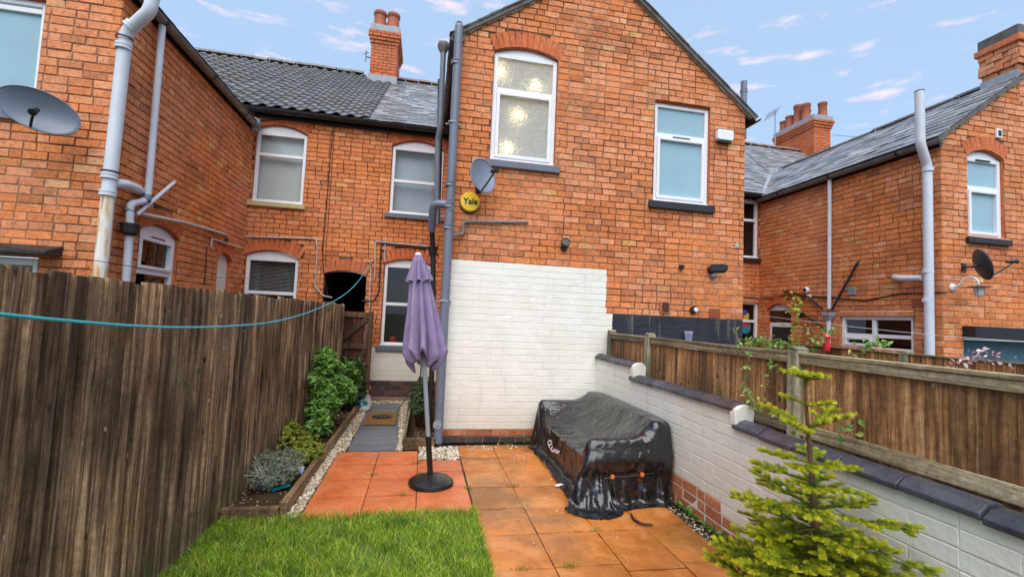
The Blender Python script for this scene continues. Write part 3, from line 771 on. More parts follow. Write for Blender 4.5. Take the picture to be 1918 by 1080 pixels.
# courses of flush lintel bricks over the plain window, window joinery
ug = FG
z_t = FG.uv(at(980, 171, 'Y', YG))[1]; zt2 = FG.uv(at(1278, 255, 'Y', YG))[1]
bl = [FG.uv(at(x, y, 'Y', YG-.3)) for x, y in ((934, 140), (1003, 166), (966, 219), (945, 288))]
bl2 = [(FG.uv(at(x, y, 'Y', YG+.32))[0], FG.uv(at(x, y, 'Y', YG+.32))[1]) for x, y in ((934, 143), (1000, 168), (968, 222), (948, 282))]
window(H2, FG, gw1, [z_t], ('sill_grey', .07, .09, .045), pane='obscure', backing=None, sashes=((0, 0),), bulbs=[(a, b, .045, .16) for a, b in bl2])
window(H2, FG, gw2, [zt2], ('sill_black', .07, .10, .05), pane='pane_blue', backing=('blind', 0, 1, .05), sashes=((0, 0),), vent=zt2-.02)
w3 = opening_px(FT, 'Y', YT, (735.6, 271), (832, 284), (826, 408), (728, 398), (780, 264), .21)
w4 = opening_px(FT, 'Y', YT, (722, 494), (812, 499), (803, 652), (710, 644), (768, 486), .21)
pas = opening_px(FT, 'Y', YT, (605.5, 513), (684, 517), (684, 590), (600, 590), (645, 507), .21); pas.v0 = 0.0
def tpaint(u, v):
    if u > -.90 and v < .30: return 'plinth'
    if u > -.90 and v < .94: return 'white_brick'
    return 'brick'
HT2 = lambda v: (-1.72, XG+.08)
brick_wall(H2, 'rear_wall', FT, HT2, 0, 4.86, [w3, w4, pas], tpaint, 3, mort='mortar_dark')
window(H2, FT, w3, [FT.uv(at(774, 340, 'Y', YT))[1]], ('sill_grey', .07, .08, .05), backing=('curtain', 0, 1, .10))
window(H2, FT, w4, [FT.uv(at(733, 569, 'Y', YT))[1]], ('sill_grey', .07, .09, .05), backing=None)
# dark brick passage behind the arch
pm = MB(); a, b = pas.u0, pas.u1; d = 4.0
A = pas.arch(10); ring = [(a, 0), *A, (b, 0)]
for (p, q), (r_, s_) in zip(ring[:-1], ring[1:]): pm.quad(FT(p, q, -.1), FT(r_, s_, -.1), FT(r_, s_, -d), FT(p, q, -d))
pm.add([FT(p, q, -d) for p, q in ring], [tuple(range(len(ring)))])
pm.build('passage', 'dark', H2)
# terrace roof, slate part, and the roof of the outrigger
th_t = math.atan2(7.80-4.93, 12.5-8.30); Vt = (0, math.cos(th_t), math.sin(th_t)); Nt = (0, -math.sin(th_t), math.cos(th_t)); Lt = math.hypot(7.80-4.93, 4.2)
FRT = Frame((0, 8.30, 4.93), (1, 0, 0), Nt, Vt)
r2 = roof(H2, FRT, -1.22, .95, Lt, 'slate', 'slate', 5)
ridge_row(r2, (-1.15, 12.5, 7.84), (.95, 12.5, 7.84), .10, 'ridge')
MB().quad((-1.22, 12.5, 7.8), (.95, 12.5, 7.8), (.95, 16.5, 5.0), (-1.22, 16.5, 5.0)).build('back_slope', 'slate', H2)
gutter(H2, (-1.25, 8.33, 4.90), (XG-.02, 8.33, 4.90), .062, 'gutter_black')
MB().box(FT, -1.715, XG, 4.80, 4.93, -.02, .03).build('fascia', 'gutter_black', H2)
ax_, az_ = 2.19, 6.42
for s, (xe, ze) in ((-1, (XG-.12, 5.09)), (1, (4.53, 4.57))):
    e = Vector((xe, 0, ze)); r_ = Vector((ax_, 0, az_)); V = (r_-e).normalized(); N_ = Vector((-V.z, 0, V.x)) if s < 0 else Vector((V.z, 0, -V.x))
    if N_.z < 0: N_ = -N_
    fr = Frame((xe, YG-.05, ze), (0, 1, 0), N_, V) if s > 0 else Frame((xe, YT+1.0, ze), (0, -1, 0), N_, V)
    rr = roof(H2, fr, 0, YT+1.05-YG, (r_-e).length, 'slate', 'slate', 8+s, limit=60, name='outrigger_roof')
    # mortared verge along the gable
    fv = Frame((xe, YG, ze), V, (0, -1, 0), N_)
    q = MB(); L = (r_-e).length; n = 26
    for i in range(n):
        a0, a1 = L*i/n, L*(i+1)/n-.004; h0 = -.075+random.uniform(-.012, .012)
        q.box(fv, a0, a1, h0, -.012, -.02, .025+random.uniform(0, .008))
    q.build('verge', 'cream_mortar', rr)
    q = MB(); n = int(L/.19)
    for i in range(n): q.box(fv, L*i/n, L*(i+1)/n+.03, -.012+random.uniform(0, .006), .004+random.uniform(0, .008), -.02, .055+random.uniform(0, .012))
    q.build('verge_slates', 'stone_dark', rr)
# right gutter end of the gable and vent stub behind
gutter(H2, (4.50, YG-.10, 4.52), (4.50, YT, 4.52), .06, 'gutter_black')
ge = atv(1393, 185, 'Y', YG+.35)
pipe(H2, [(ge.x, ge.y, 4.4), (ge.x, ge.y, ge.z+.27)], .045, 'pipe_grey', 'vent_pipe', collars=[((ge.x, ge.y, ge.z+.12), (0, 0, 1), .05)])
# left gutter stub and hopper heads on the passage side
gutter(H2, (XG-.10, YG-.06, 5.02), (XG-.10, YT-.1, 5.02), .055, 'gutter_black')
MB().box(FG, XG-.14, XG+.03, 5.0, 5.10, -.3, .03).build('eaves_end', 'gutter_black', H2)

# main soil pipe on the gable face
yp = YG-.085
ptop = atv(860, 52, 'Y', yp); pbot = atv(818, 868, 'Y', yp); pbot.z = max(pbot.z, .03)
soil = pipe(H2, [pbot, ptop], .054, 'pipe_grey', 'soil_pipe', seg=18)
for y in (118, 385, 345, 425):
    x = 858-(y-45)*.0503
    p = atv(x, y, 'Y', yp)
    MB().lathe([(.055, -.03), (.064, -.026), (.064, -.008), (.059, 0), (.064, .008), (.064, .026), (.055, .03)], p, ptop-pbot, 18, cap=False).build('pipe_collar', 'pipe_grey', soil, 40)
for y in (230, 563):
    p = atv(858-(y-45)*.0503, y, 'Y', yp)
    MB().lathe([(.055, -.012), (.061, -.01), (.061, .01), (.055, .012)], p, (0, 0, 1), 18, cap=False).box(Frame(p, (1, 0, 0), (0, -1, 0)), -.09, .09, -.007, .007, -.085, -.04).build('pipe_bracket', 'lead', soil, 40)
MB().lathe([(.052, 0), (.05, .02), (.045, .035), (.02, .05), (.0, .052)], ptop, (0, 0, 1), 14, cap=False).build('pipe_cowl', 'pipe_grey', soil, 40)
q = MB()
for k in range(8):
    a = k*math.pi/4; q.tube([ptop+Vector((math.cos(a)*.05, math.sin(a)*.05, .0)), ptop+Vector((math.cos(a)*.04, math.sin(a)*.04, .06)), ptop+Vector((0, 0, .085))], .005, 5)
q.build('pipe_cage', 'pipe_grey', soil)
p = atv(819, 795, 'Y', yp-.055)
q = MB().lathe([(.05, 0), (.05, .008), (.04, .008), (.04, .003), (.012, .003), (.012, .012), (.0, .012)], p, (0, -1, 0), 20)
for k in range(5):
    a = k*2*math.pi/5; q.tube([p+Vector((0, -.006, 0)), p+Vector((math.cos(a)*.044, -.006, math.sin(a)*.044))], .006, 5)
q.build('star_boss', 'lead', soil, 30)
# branch collar with two capped sockets
pj = atv(842, 385, 'Y', yp)
for dz in (.04, -.04):
    c = pj+Vector((.01, -.05, dz)); MB().lathe([(.026, -.02), (.026, .012), (.02, .012), (.018, .004)], c, (.1, -1, 0), 14).build('socket_cap', 'pipe_grey', soil, 40)
pk = atv(812, 383, 'Y', yp+.05)
b1 = pipe(H2, [pj+Vector((-.03, 0, .01)), pk+Vector((0, 0, .01)), atv(808, 432, 'Y', yp+.25)], .05, 'pipe_grey', 'branch_pipe', .08, seg=16)
# the pipes on the passage side wall
px_ = XG-.075
hop = atv(831, 90, 'Y', 6.0)
hx = hop.x
dn = pipe(H2, [(hx, 6.0, hop.z-.05), atv(824, 240, 'Y', 6.0), atv(820, 262, 'Y', 6.05), atv(818, 420, 'Y', 6.05)], .036, 'pipe_grey', 'rainwater_pipe', .05)
MB().lathe([(.036, -.16), (.04, -.10), (.075, -.03), (.085, 0), (.085, .035), (.078, .035), (.07, .0)], (hx, 6.0, hop.z+.02), (0, 0, 1), 6, cap=False).build('hopper_head', 'gutter_grey', dn, 20)
pb = [atv(x, y, 'Y', 6.6) for x, y in ((825, 150), (823, 300), (819, 420))]
pipe(H2, pb, .04, 'pipe_black', 'old_iron_pipe', .05)
pipe(H2, [atv(809, 430, 'Y', 5.95), atv(811, 470, 'Y', 6.0), atv(812, 640, 'Y', 6.05), (atv(812, 640, 'Y', 6.05).x, 6.05, .02)], .034, 'pipe_black', 'lower_iron_pipe', .05)
p = atv(811, 466, 'Y', 6.0); MB().lathe([(.035, -.1), (.06, -.02), (.07, .03), (.06, .03)], p, (0, 0, 1), 8, cap=False).build('iron_hopper', 'pipe_black', H2, 20)
# small waste pipe elbowing across the gable
wy = YG-.03
pipe(H2, [atv(846, 440, 'Y', wy-.05), atv(868, 438, 'Y', wy), atv(868, 415, 'Y', wy), atv(985, 416, 'Y', wy), atv(988, 417, 'Y', YG+.02)], .0175, 'pipe_grey', 'waste_pipe', .035, seg=10)
# conduits and cables round the kitchen window
fy = YT-.02
pipe(H2, [atv(700, 525, 'Y', fy), atv(702, 520, 'Y', fy), atv(703, 452, 'Y', fy), atv(812, 462, 'Y', fy)], .014, 'pipe_old', 'conduit', .04, seg=8)
pipe(H2, [atv(678, 563, 'Y', fy), atv(700, 564, 'Y', fy), atv(710, 545, 'Y', fy), atv(714, 455, 'Y', fy), atv(812, 465, 'Y', fy)], .012, 'pipe_black', 'cable', .05, seg=8)
pipe(H2, [atv(692, 575, 'Y', fy), atv(694, 500, 'Y', fy)], .007, 'pipe_white', 'cable', seg=6)
pipe(H2, [atv(720, 490, 'Y', fy), atv(722, 443, 'Y', fy)], .006, 'pipe_white', 'cable', seg=6)
pipe(H2, [atv(624, 236, 'Y', fy), atv(618, 300, 'Y', fy), atv(612, 380, 'Y', fy), atv(604, 470, 'Y', fy), atv(606, 510, 'Y', fy), atv(614, 555, 'Y', fy)], .007, 'pipe_black', 'cable', seg=6)
p0 = [atv(x, y, 'Y', YT-.012) for x, y in ((483, 226), (540, 224), (585, 230), (620, 236), (680, 241), (740, 249), (815, 258))]
pipe(H2, p0, .007, 'pipe_black', 'cable', .04, seg=6)
# step and drain line at the kitchen wall foot
MB().box(WORLD, -.95, XG-.02, YT-.10, YT-.005, 0, .05).build('footing_course', 'ridge', H2, bevel=.006)
# chimney on the terrace ridge
cx0, cx1 = at(692, 130, 'Y', 11.9)[0], at(742, 130, 'Y', 11.9)[0]
ct = at(715, 58, 'Y', 11.9)[2]
ch = brick_stack(H2, cx0, cx1, 11.9, 13.0, 7.0, ct-.02, 21, 'SE', mt='arch', outs=lambda v: .0 if v < ct-.42 else .025 if v < ct-.34 else .05 if v < ct-.26 else .075)
MB().box(WORLD, cx0-.04, cx1+.04, 11.86, 13.04, ct-.02, ct+.15).build('chimney_flaunching', 'lead', ch, bevel=.01)
MB().box(WORLD, cx0-.035, cx1+.035, 11.88, 13.02, 7.30, 7.58).build('chimney_flashing', 'lead', ch, bevel=.004)
for x, y in ((712, 40), (737, 45)):
    p = at(x, y, 'Y', 12.3); chimney_pot(ch, p[0], 12.3, ct+.10, .62, .17)
p = at(700, 40, 'Y', 12.8); chimney_pot(ch, cx0+.25, 12.8, ct+.10, .6, .17)
# fixed small parts of the gable: air bricks, wall socket
p = FG.uv(at(1245, 575, 'Y', YG))
q = MB().box(FG, p[0]-.075, p[0]+.075, p[1]-.085, p[1]+.085, .0, .022)
v_ = q.build('vent_cover', 'stained', H2, bevel=.006)
MB().box(FG, p[0]-.05, p[0]+.05, p[1]-.06, p[1]+.06, .0225, .03).build('vent_flap', 'gate', v_, bevel=.004)
p = FG.uv(at(1338, 586, 'Y', YG)); q = MB().box(FG, p[0]-.085, p[0]+.085, p[1]-.06, p[1]+.06, -.03, -.0)
for i in range(8):
    q.box(FG, p[0]-.083+i*.0225, p[0]-.075+i*.0225, p[1]-.06, p[1]+.06, 0, .012)
for i in range(6): q.box(FG, p[0]-.085, p[0]+.085, p[1]-.06+i*.0225, p[1]-.052+i*.0225, 0, .011)
q.build('air_brick', 'terracotta', H2)

# ---- left house
H1 = thing('brick_house', 'orange brick house with dark pantiled roof and pale soil pipes beyond the dark fence', 'house', (XL, 6.5, 0), 'brick terraced houses')
lw = opening_px(FL, 'X', XL, (264.4, 431), (335.6, 448), (327, 560), (254, 545), (293, 421), .20)
ld = opening_px(FL, 'X', XL, (409, 484), (433, 488), (430, 545), (404, 545), (421, 475), .20); ld.v0 = 0
brick_wall(H1, 'side_wall', FL, lambda v: (YL, YT+.08), 0, 4.58, [lw, ld], lambda u, v: 'brick', 31, mort='mortar_dark')
lf = Opening(-4.75, FLF.uv(at(74, 100, 'Y', YL))[0], FLF.uv(at(30, 212, 'Y', YL))[1], 4.35)
lf2 = Opening(-4.9, FLF.uv(at(70, 490, 'Y', YL))[0], .9, FLF.uv(at(30, 483, 'Y', YL))[1])
def lspan(v): return (-4.95, XL) if v < 4.6 else (-4.95, XL-(v-4.6)/.8)
brick_wall(H1, 'front_wall', FLF, lspan, 0, 5.6, [lf, lf2], lambda u, v: 'brick_pink' if random.random() < .35 else 'brick', 32)
window(H1, FLF, lf, [FLF.uv(at(40, 12, 'Y', YL))[1]], ('sill_grey', .03, .07, .03), pane='pane_blue', backing=('blind', 0, 1, .05), fw=.05, dep=-.05)
window(H1, FLF, lf2, [], None, pane='glass', backing=None, fw=.06)
window(H1, FL, lw, [FL.uv(at(292, 511, 'X', XL))[1]], ('sill_grey', .04, .07, .03), backing=None, sashes=((0, 1),), vent=FL.uv(at(298, 440, 'X', XL))[1]-.04)
dr = MB().box(FL, ld.u0+.005, ld.u1-.005, 0.02, ld.vs, -.11, -.06).poly_prism(FL, [(ld.u0+.005, ld.vs+.001)]+[(a, b+.002) for a, b in ld.arch(10, -.004)]+[(ld.u1-.005, ld.vs+.001)], -.11, -.06).build('door', 'upvc2', H1, bevel=.005)
MB().box(FL, ld.u0+.08, ld.u1-.08, 1.0, ld.vs-.25, -.06, -.05).build('door_panel', 'upvc2', dr, bevel=.01)
w1 = opening_px(FT, 'Y', YT, (473, 246), (576, 250), (567, 384), (463, 376), (517, 234), .21)
w2 = opening_px(FT, 'Y', YT, (452.6, 480), (559, 485), (552, 600), (444, 592), (507, 469), .22)
w1.u0 = max(w1.u0, XL+.04); w2.u0 = max(w2.u0, XL+.03)
brick_wall(H1, 'rear_wall', FT, lambda v: (XL-.08, -1.72), 0, 4.86, [w1, w2], lambda u, v: 'brick', 33, mort='mortar_dark')
window(H1, FT, w1, [FT.uv(at(520, 290, 'Y', YT))[1]], ('sill_buff', .05, .08, .05), backing=('blind', 0, 1, .06))
window(H1, FT, w2, [FT.uv(at(500, 548, 'Y', YT))[1]], ('sill_grey', .05, .08, .05), backing=('slats', .38, .98, .03), vent=FT.uv(at(515, 490, 'Y', YT))[1])
MB().box(FT, XL, -1.72, 4.80, 4.93, -.02, .03).build('fascia', 'gutter_black', H1)
r1 = roof(H1, FRT, -6.6, -1.235, Lt, 'pantile', 'pantile', 6)
MB().quad((-6.6, 12.5, 7.8), (-1.235, 12.5, 7.8), (-1.235, 16.5, 5.0), (-6.6, 16.5, 5.0)).build('back_slope', 'pantile', H1)
ridge_row(r1, (-6.6, 12.5, 7.86), (-1.9, 12.5, 7.86), .11, 'gutter_grey')
gutter(H1, (XL-.1, 8.33, 4.90), (-1.26, 8.33, 4.90), .062, 'gutter_black')
# outrigger roof and its weathered gutter
fv = Vector((-.78, 0, .62)).normalized(); fr = Frame((XL+.08, YL-.05, 4.66), (0, 1, 0), Vector((.62, 0, .78)).normalized(), fv)
roof(H1, fr, 0, YT+.6-YL, 2.3, 'slate', 'slate', 9, limit=0, name='outrigger_roof')
gutter(H1, (XL+.085, YL-.08, 4.60), (XL+.085, YT-.1, 4.60), .058, 'gutter_grey')
MB().box(FL, YL, YT-.1, 4.53, 4.62, -.02, .022).build('fascia', 'gutter_black', H1)
MB().lathe([(.045, 0), (.06, .08), (.09, .12), (.09, .2)], atv(477, 232, 'Y', YT-.15)-Vector((.0, 0, .12)), (0, 0, 1), 10).build('gutter_outlet', 'lead', H1, 30)
# pale pipes
xp = XL+.10
A = [atv(x, y, 'X', xp) for x, y in ((188, 512), (202, 370), (232, 78), (236, 62))]
pg = Vector((A[0].x, A[0].y, .0)); pz = A[3]
up = [atv(262, 38, 'Y', A[3].y-.05), atv(280, 22, 'Y', A[3].y-.08), atv(300, -60, 'Y', A[3].y-.08)]
sp = pipe(H1, [A[1], A[3], up[0], up[1], up[2]], .056, 'pipe_white', 'soil_pipe', .09, seg=18)
pipe(H1, [pg, A[1]+Vector((0, 0, .02))], .053, 'rusty', 'soil_pipe_foot', seg=18)
for x, y in ((205, 330), (202, 362), (231, 88), (246, 50)):
    p = atv(x, y, 'X', xp) if y > 60 else atv(x, y, 'Y', A[3].y-.02)
    MB().lathe([(.057, -.03), (.067, -.026), (.067, -.006), (.06, 0), (.067, .006), (.067, .026), (.057, .03)], p, (0, 0, 1) if y > 60 else (.7, 0, .7), 18, cap=False).build('pipe_collar', 'pipe_white', sp, 40)
for x, y in ((233, 72), (206, 322)):
    p = atv(x, y, 'X', xp); MB().lathe([(.058, -.006), (.069, -.006), (.069, .006), (.058, .006)], p, (0, 0, 1), 18, cap=False).build('pipe_ring', 'black', sp, 40)
pipe(H1, [atv(208, 343, 'X', xp), atv(235, 345, 'X', xp+.03), atv(258, 354, 'X', xp-.02), atv(262, 358, 'X', XL-.02)], .045, 'pipe_white', 'branch_pipe', .06)
xq = XL+.075
rw = pipe(H1, [atv(304, 48, 'X', xq), atv(277, 366, 'X', xq), atv(270, 376, 'X', xq), atv(244, 382, 'X', xq+.02), atv(243, 420, 'X', xq+.02)], .034, 'pipe_white', 'rainwater_pipe', .05)
pipe(H1, [atv(243, 432, 'X', xq+.02), atv(236, 525, 'X', xq+.02), Vector((xq+.02, atv(236, 525, 'X', xq+.02).y, 0))], .036, 'pipe_white', 'rainwater_foot', .03)
p = atv(243, 428, 'X', xq+.03)
fh = Frame(p, (0, 1, 0), (1, 0, 0))
MB().lathe([(.04, -.07), (.075, -.045), (.08, .03), (.085, .03), (.085, .05), (.07, .05)], p, (0, 0, 1), 18).build('hopper_head', 'black', rw, 30)
for x, y in ((275, 371), (243, 391)):
    p = atv(x, y, 'X', xq+.01); MB().lathe([(.036, -.035), (.045, -.03), (.045, .03), (.036, .035)], p, (0, .3, 1), 14, cap=False).build('pipe_collar', 'pipe_grey', rw, 40)
pipe(H1, [atv(256, 402, 'X', xq+.01), atv(322, 345, 'X', xq-.02), atv(327, 341, 'X', XL-.01)], .02, 'pipe_white', 'waste_pipe', .03, seg=10)
pipe(H1, [atv(262, 400, 'X', xq), atv(345, 417, 'X', XL+.04), atv(422, 439, 'X', XL+.035), atv(426, 441, 'X', XL-.01)], .022, 'pipe_old', 'waste_pipe', .02, seg=10)
pipe(H1, [atv(395, 463, 'X', XL+.02), atv(397, 447, 'X', XL+.02), atv(451, 465, 'X', XL+.02), atv(453, 465, 'Y', YT-.02), atv(455, 443, 'Y', YT-.02), atv(592, 447, 'Y', YT-.02), atv(594, 466, 'Y', YT-.02), atv(590, 537, 'Y', YT-.02), atv(606, 554, 'Y', YT-.02), atv(622, 557, 'Y', YT-.02)], .013, 'pipe_old', 'gas_pipe', .03, seg=8)
pipe(H1, [atv(388, 462, 'X', XL+.015), atv(383, 535, 'X', XL+.015)], .007, 'pipe_black', 'cable', seg=6)
# lean-to canopy over the lower front window
ca, cb = at(0, 453, 'Y', YL)[0]-.8, at(118, 468, 'Y', YL)[0]; cz = at(60, 462, 'Y', YL)[2]
MB().poly_prism(Frame((ca, YL, cz), (0, -1, 0), (1, 0, 0)), [(0, .02), (.20, -.05), (.20, -.08), (0, -.07)], 0, cb-ca).build('canopy', 'canopy_felt', H1, bevel=.004)

# ---- right house
H3 = thing('brick_house', 'orange brick house with long grey slate roof and tall white pipe, right of the gable', 'house', (XR, 6.5, 0), 'brick terraced houses')
rw1 = opening_px(FRS, 'X', XR, (1572.5, 592), (1710, 592), (1710, 662), (1572, 652))
rdo = opening_px(FRS, 'X', XR, (1437.5, 580), (1481, 578), (1481, 660), (1437, 650), (1459, 569), .12); rdo.v0 = 0
brick_wall(H3, 'side_wall', FRS, lambda v: (-YT-.08, -YR), 0, 4.24, [rw1, rdo], lambda u, v: 'brick_pink' if random.random() < .18 else 'brick', 41)
rfw = opening_px(FRF, 'Y', YR, (1812, 294), (1880, 298), (1883, 451), (1815, 444), (1846, 282), .21)
rzs = .72
def rspan(v): return (XR, 9.9) if v < 4.30 else (XR+(v-4.30)/rzs, 9.9)
blu = Opening(at(1806, 640, 'Y', YR)[0], 9.6, 0, at(1850, 636, 'Y', YR)[2])
brick_wall(H3, 'front_wall', FRF, rspan, 0, 5.42, [rfw, blu], lambda u, v: 'brick_pink' if v > 2.9 and random.random() < .7 else ('brick_pink' if random.random() < .3 else 'brick'), 42)
window(H3, FRF, rfw, [FRF.uv(at(1846, 352, 'Y', YR))[1]], ('sill_black', .06, .08, .05), pane='pane_blue', backing=('blind', 0, 1, .05), sashes=((0, 0),), vent=rfw.vs-.03)
uv = FRS.uv(at(1638, 610, 'X', XR)); tv = FRS.uv(at(1640, 629, 'X', XR))[1]
window(H3, FRS, rw1, [tv], ('sill_grey', .03, .06, .03), mullions=[FRS.uv(at(1632, 610, 'X', XR))[0]], backing=None, sashes=((0, 0),))
MB().box(FRS, rdo.u0+.006, rdo.u1-.006, 0.02, FRS.uv(at(1458, 604, 'X', XR))[1], -.11, -.05).build('door', 'upvc2', H3, bevel=.006)
dz = FRS.uv(at(1458, 604, 'X', XR))[1]; dz2 = FRS.uv(at(1458, 581, 'X', XR))[1]
MB().box(FRS, rdo.u0+.08, rdo.u1-.02, dz-.45, dz-.08, -.05, -.045).build('door_glass', 'dark', H3)
MB().box(FRS, rdo.u0+.004, rdo.u1-.004, dz+.002, dz2, -.10, -.06).build('door_board', 'gate', H3)
MB().poly_prism(FRS, [(rdo.u0+.006, dz2+.002)]+[(a, max(b, dz2+.003)) for a, b in rdo.arch(10, -.004)]+[(rdo.u1-.006, dz2+.002)], -.10, -.055).build('door_lunette', 'upvc2', H3)
trU = opening_px(FT, 'Y', YT, (1375, 371), (1421, 377), (1421.7, 486), (1375, 480), (1394, 368), .15)
trL = opening_px(FT, 'Y', YT, (1370, 562), (1421, 567), (1422, 652), (1370, 645))
brick_wall(H3, 'rear_wall', FT, lambda v: (5.6, XR+.08), 0, 4.36, [trU, trL], lambda u, v: 'brick', 43, mort='mortar_dark')
window(H3, FT, trU, [FT.uv(at(1400, 411, 'Y', YT))[1]], ('sill_black', .05, .09, .05), backing=None)
window(H3, FT, trL, [FT.uv(at(1400, 601, 'Y', YT))[1]], ('sill_grey', .05, .09, .05), backing=None)
# slate roofs
ez, rz = 4.36, at(1440, 274, 'Y', 12.5)[2]-.05
th3 = math.atan2(rz-ez, 12.5-8.3); F3 = Frame((0, 8.3, ez), (1, 0, 0), (0, -math.sin(th3), math.cos(th3)), (0, math.cos(th3), math.sin(th3)))
r3 = roof(H3, F3, 5.6, 14.2, math.hypot(rz-ez, 4.2), 'slate', 'slate', 51, limit=120)
ridge_row(r3, (5.6, 12.5, rz+.03), (14.2, 12.5, rz+.03), .10, 'ridge')
MB().quad((5.6, 12.5, rz), (14.2, 12.5, rz), (14.2, 16.5, 4.6), (5.6, 16.5, 4.6)).build('back_slope', 'slate', H3)
gutter(H3, (5.6, 8.33, ez-.03), (XR-.12, 8.33, ez-.03), .06, 'gutter_black')
MB().box(FT, 5.6, XR, ez-.1, ez, -.02, .03).build('fascia', 'gutter_black', H3)
ra = math.atan(rzs); V3 = Vector((math.cos(ra), 0, math.sin(ra))); N3 = Vector((-math.sin(ra), 0, math.cos(ra)))
L3 = (8.42-6.82)/math.cos(ra)
F3o = Frame((6.82, 9.9, 4.30), (0, -1, 0), N3, V3)
def valley(u, v): return (9.9-u) < 8.45+ v*math.cos(ra)*1.0
ro = roof(H3, F3o, 0, 9.9-YR+.05, L3, 'slate', 'slate', 52, clip=valley, name='outrigger_roof')
ridge_row(ro, (8.42, 9.6, 5.46), (8.42, YR+.35, 5.46), .08, 'stone_dark', .45)
MB().quad((8.42, YR-.03, 5.43), (10.0, YR-.03, 4.29), (10.0, 9.9, 4.29), (8.42, 9.9, 5.43)).build('far_slope', 'slate', H3)
fvr = Frame((6.82, YR, 4.30), V3, (0, -1, 0), N3)
q = MB()
for i in range(18): q.box(fvr, L3*i/18, L3*(i+1)/18-.003, -.08+random.uniform(-.01, .01), -.01, -.02, .025+random.uniform(0, .008))
q.build('verge', 'cream_mortar', ro)
q = MB().tube([F3o(9.9-8.30, 0, .02), F3o(9.9-9.55, 1.25/math.cos(ra), .03)], .05, 8).build('valley_lead', 'lead', ro)
gutter(H3, (XR-.09, YR-.08, 4.25), (XR-.09, YT-.05, 4.25), .058, 'gutter_grey')
MB().box(FRS, -YT+.05, -YR, 4.17, 4.27, -.02, .022).build('fascia', 'gutter_black', H3)
# near chimney on the gable, weathered
cz3 = at(1905, 47, 'Y', YR)[2]
ch3 = brick_stack(H3, 8.34, 9.1, YR-.01, 5.44, 5.0, cz3-.26, 53, 'SW', mt='brick_pink', jit=5.0, outs=lambda v: .0 if v < cz3-.62 else .03, limit=200)
MB().box(WORLD, 8.27, 9.15, YR-.07, 5.50, cz3-.26, cz3-.16).build('chimney_course', 'arch', ch3, bevel=.012)
MB().box(WORLD, 8.30, 9.12, YR-.04, 5.47, cz3-.158, cz3).build('chimney_cap', 'stone_dark', ch3, bevel=.015)
MB().poly_prism(Frame((8.325, YR, 0), (0, 1, 0), (-1, 0, 0)), [(-.02, 5.30), (.45, 5.30), (.45, 5.50), (-.02, 5.50)], 0, .012).build('chimney_flashing', 'lead', ch3)
# far chimney with pots
bx = at(1525, 250, 'Y', 11.9)[0]; bx2 = at(1556, 250, 'Y', 11.9)[0]; bt = at(1525, 222, 'Y', 11.9)[2]
ch4 = brick_stack(H3, bx, bx2, 11.9, 13.5, 6.2, bt-.02, 54, 'SW', mt='arch', outs=lambda v: .0 if v < bt-.32 else .03 if v < bt-.24 else .055 if v < bt-.16 else .08)
MB().box(WORLD, bx-.05, bx2+.05, 11.85, 13.55, bt-.02, bt+.13).build('chimney_flaunching', 'lead', ch4, bevel=.01)
for i, (y, s, h) in enumerate(((12.1, 1, .55), (12.42, 0, .62), (12.72, 1, .6), (12.75, 0, .72), (13.1, 0, .5), (13.35, 0, .42))):
    chimney_pot(ch4, bx+.2+s*.3, y, bt+.10, h, .135)
# white pipes of the right house
ty, tx = at(1738, 420, 'X', XR-.11)[1], XR-.11
A = [atv(1740, 655, 'X', tx), atv(1737, 310, 'X', tx), atv(1724, 270, 'Y', ty-.03), atv(1722, 172, 'Y', ty-.03)]
A[0] = Vector((tx, A[1].y, 0))
A[2] = Vector((A[2].x, ty-.03, A[2].z)); 
s3 = pipe(H3, [A[0], A[1], A[2], A[3]], .056, 'pipe_white', 'soil_pipe', .08, seg=18)
for y in (318, 508, 562): 
    MB().lathe([(.057, -.03), (.066, -.026), (.066, .026), (.057, .03)], atv(1738, y, 'X', tx), (0, 0, 1), 18, cap=False).build('pipe_collar', 'pipe_white', s3, 40)
MB().lathe([(.056, 0), (.059, .0), (.059, .01), (.05, .01)], A[3], (0, 0, 1), 18, cap=False).build('pipe_rim', 'black', s3, 40)
pipe(H3, [atv(1730, 521, 'X', tx), atv(1685, 521, 'X', tx+.02), atv(1676, 519, 'X', XR+.02)], .045, 'pipe_white', 'branch_pipe', .06)
tx2 = XR-.07
rp3 = pipe(H3, [atv(1554, 334, 'X', tx2), atv(1553, 578, 'X', tx2)], .031, 'pipe_white', 'rainwater_pipe')
p = atv(1552, 590, 'X', tx2)
MB().lathe([(.034, -.14), (.038, -.10), (.085, -.02), (.10, .0), (.10, .045), (.085, .045)], p, (0, 0, 1), 4).build('hopper_head', 'lead', rp3, 20)
pipe(H3, [p+Vector((0, 0, -.1)), Vector((tx2, p.y, 0))], .034, 'pipe_white', 'rainwater_foot')
pipe(H3, [atv(1558, 580, 'X', tx2), atv(1606, 492, 'X', XR-.04), atv(1609, 488, 'X', XR+.01)], .02, 'pipe_black', 'waste_pipe', .03, seg=10)
pipe(H3, [atv(1540, 578, 'X', tx2), atv(1526, 566, 'X', XR-.04), atv(1515, 556, 'X', XR-.04), atv(1472, 545, 'X', XR-.04), atv(1468, 543, 'X', XR+.01)], .02, 'pipe_black', 'waste_pipe', .03, seg=10)
pipe(H3, [atv(1393, 556, 'Y', YT-.015), atv(1421, 558, 'Y', YT-.015), atv(1470, 553, 'X', XR-.012), atv(1545, 556, 'X', XR-.012), atv(1620, 562, 'X', XR-.012), atv(1690, 549, 'X', XR-.012), atv(1730, 549, 'X', XR-.012), atv(1766, 547, 'X', XR-.012), Vector((XR+.05, YR-.012, at(1785, 548, 'Y', YR)[2]))], .010, 'pipe_black', 'cable', .03, seg=6)
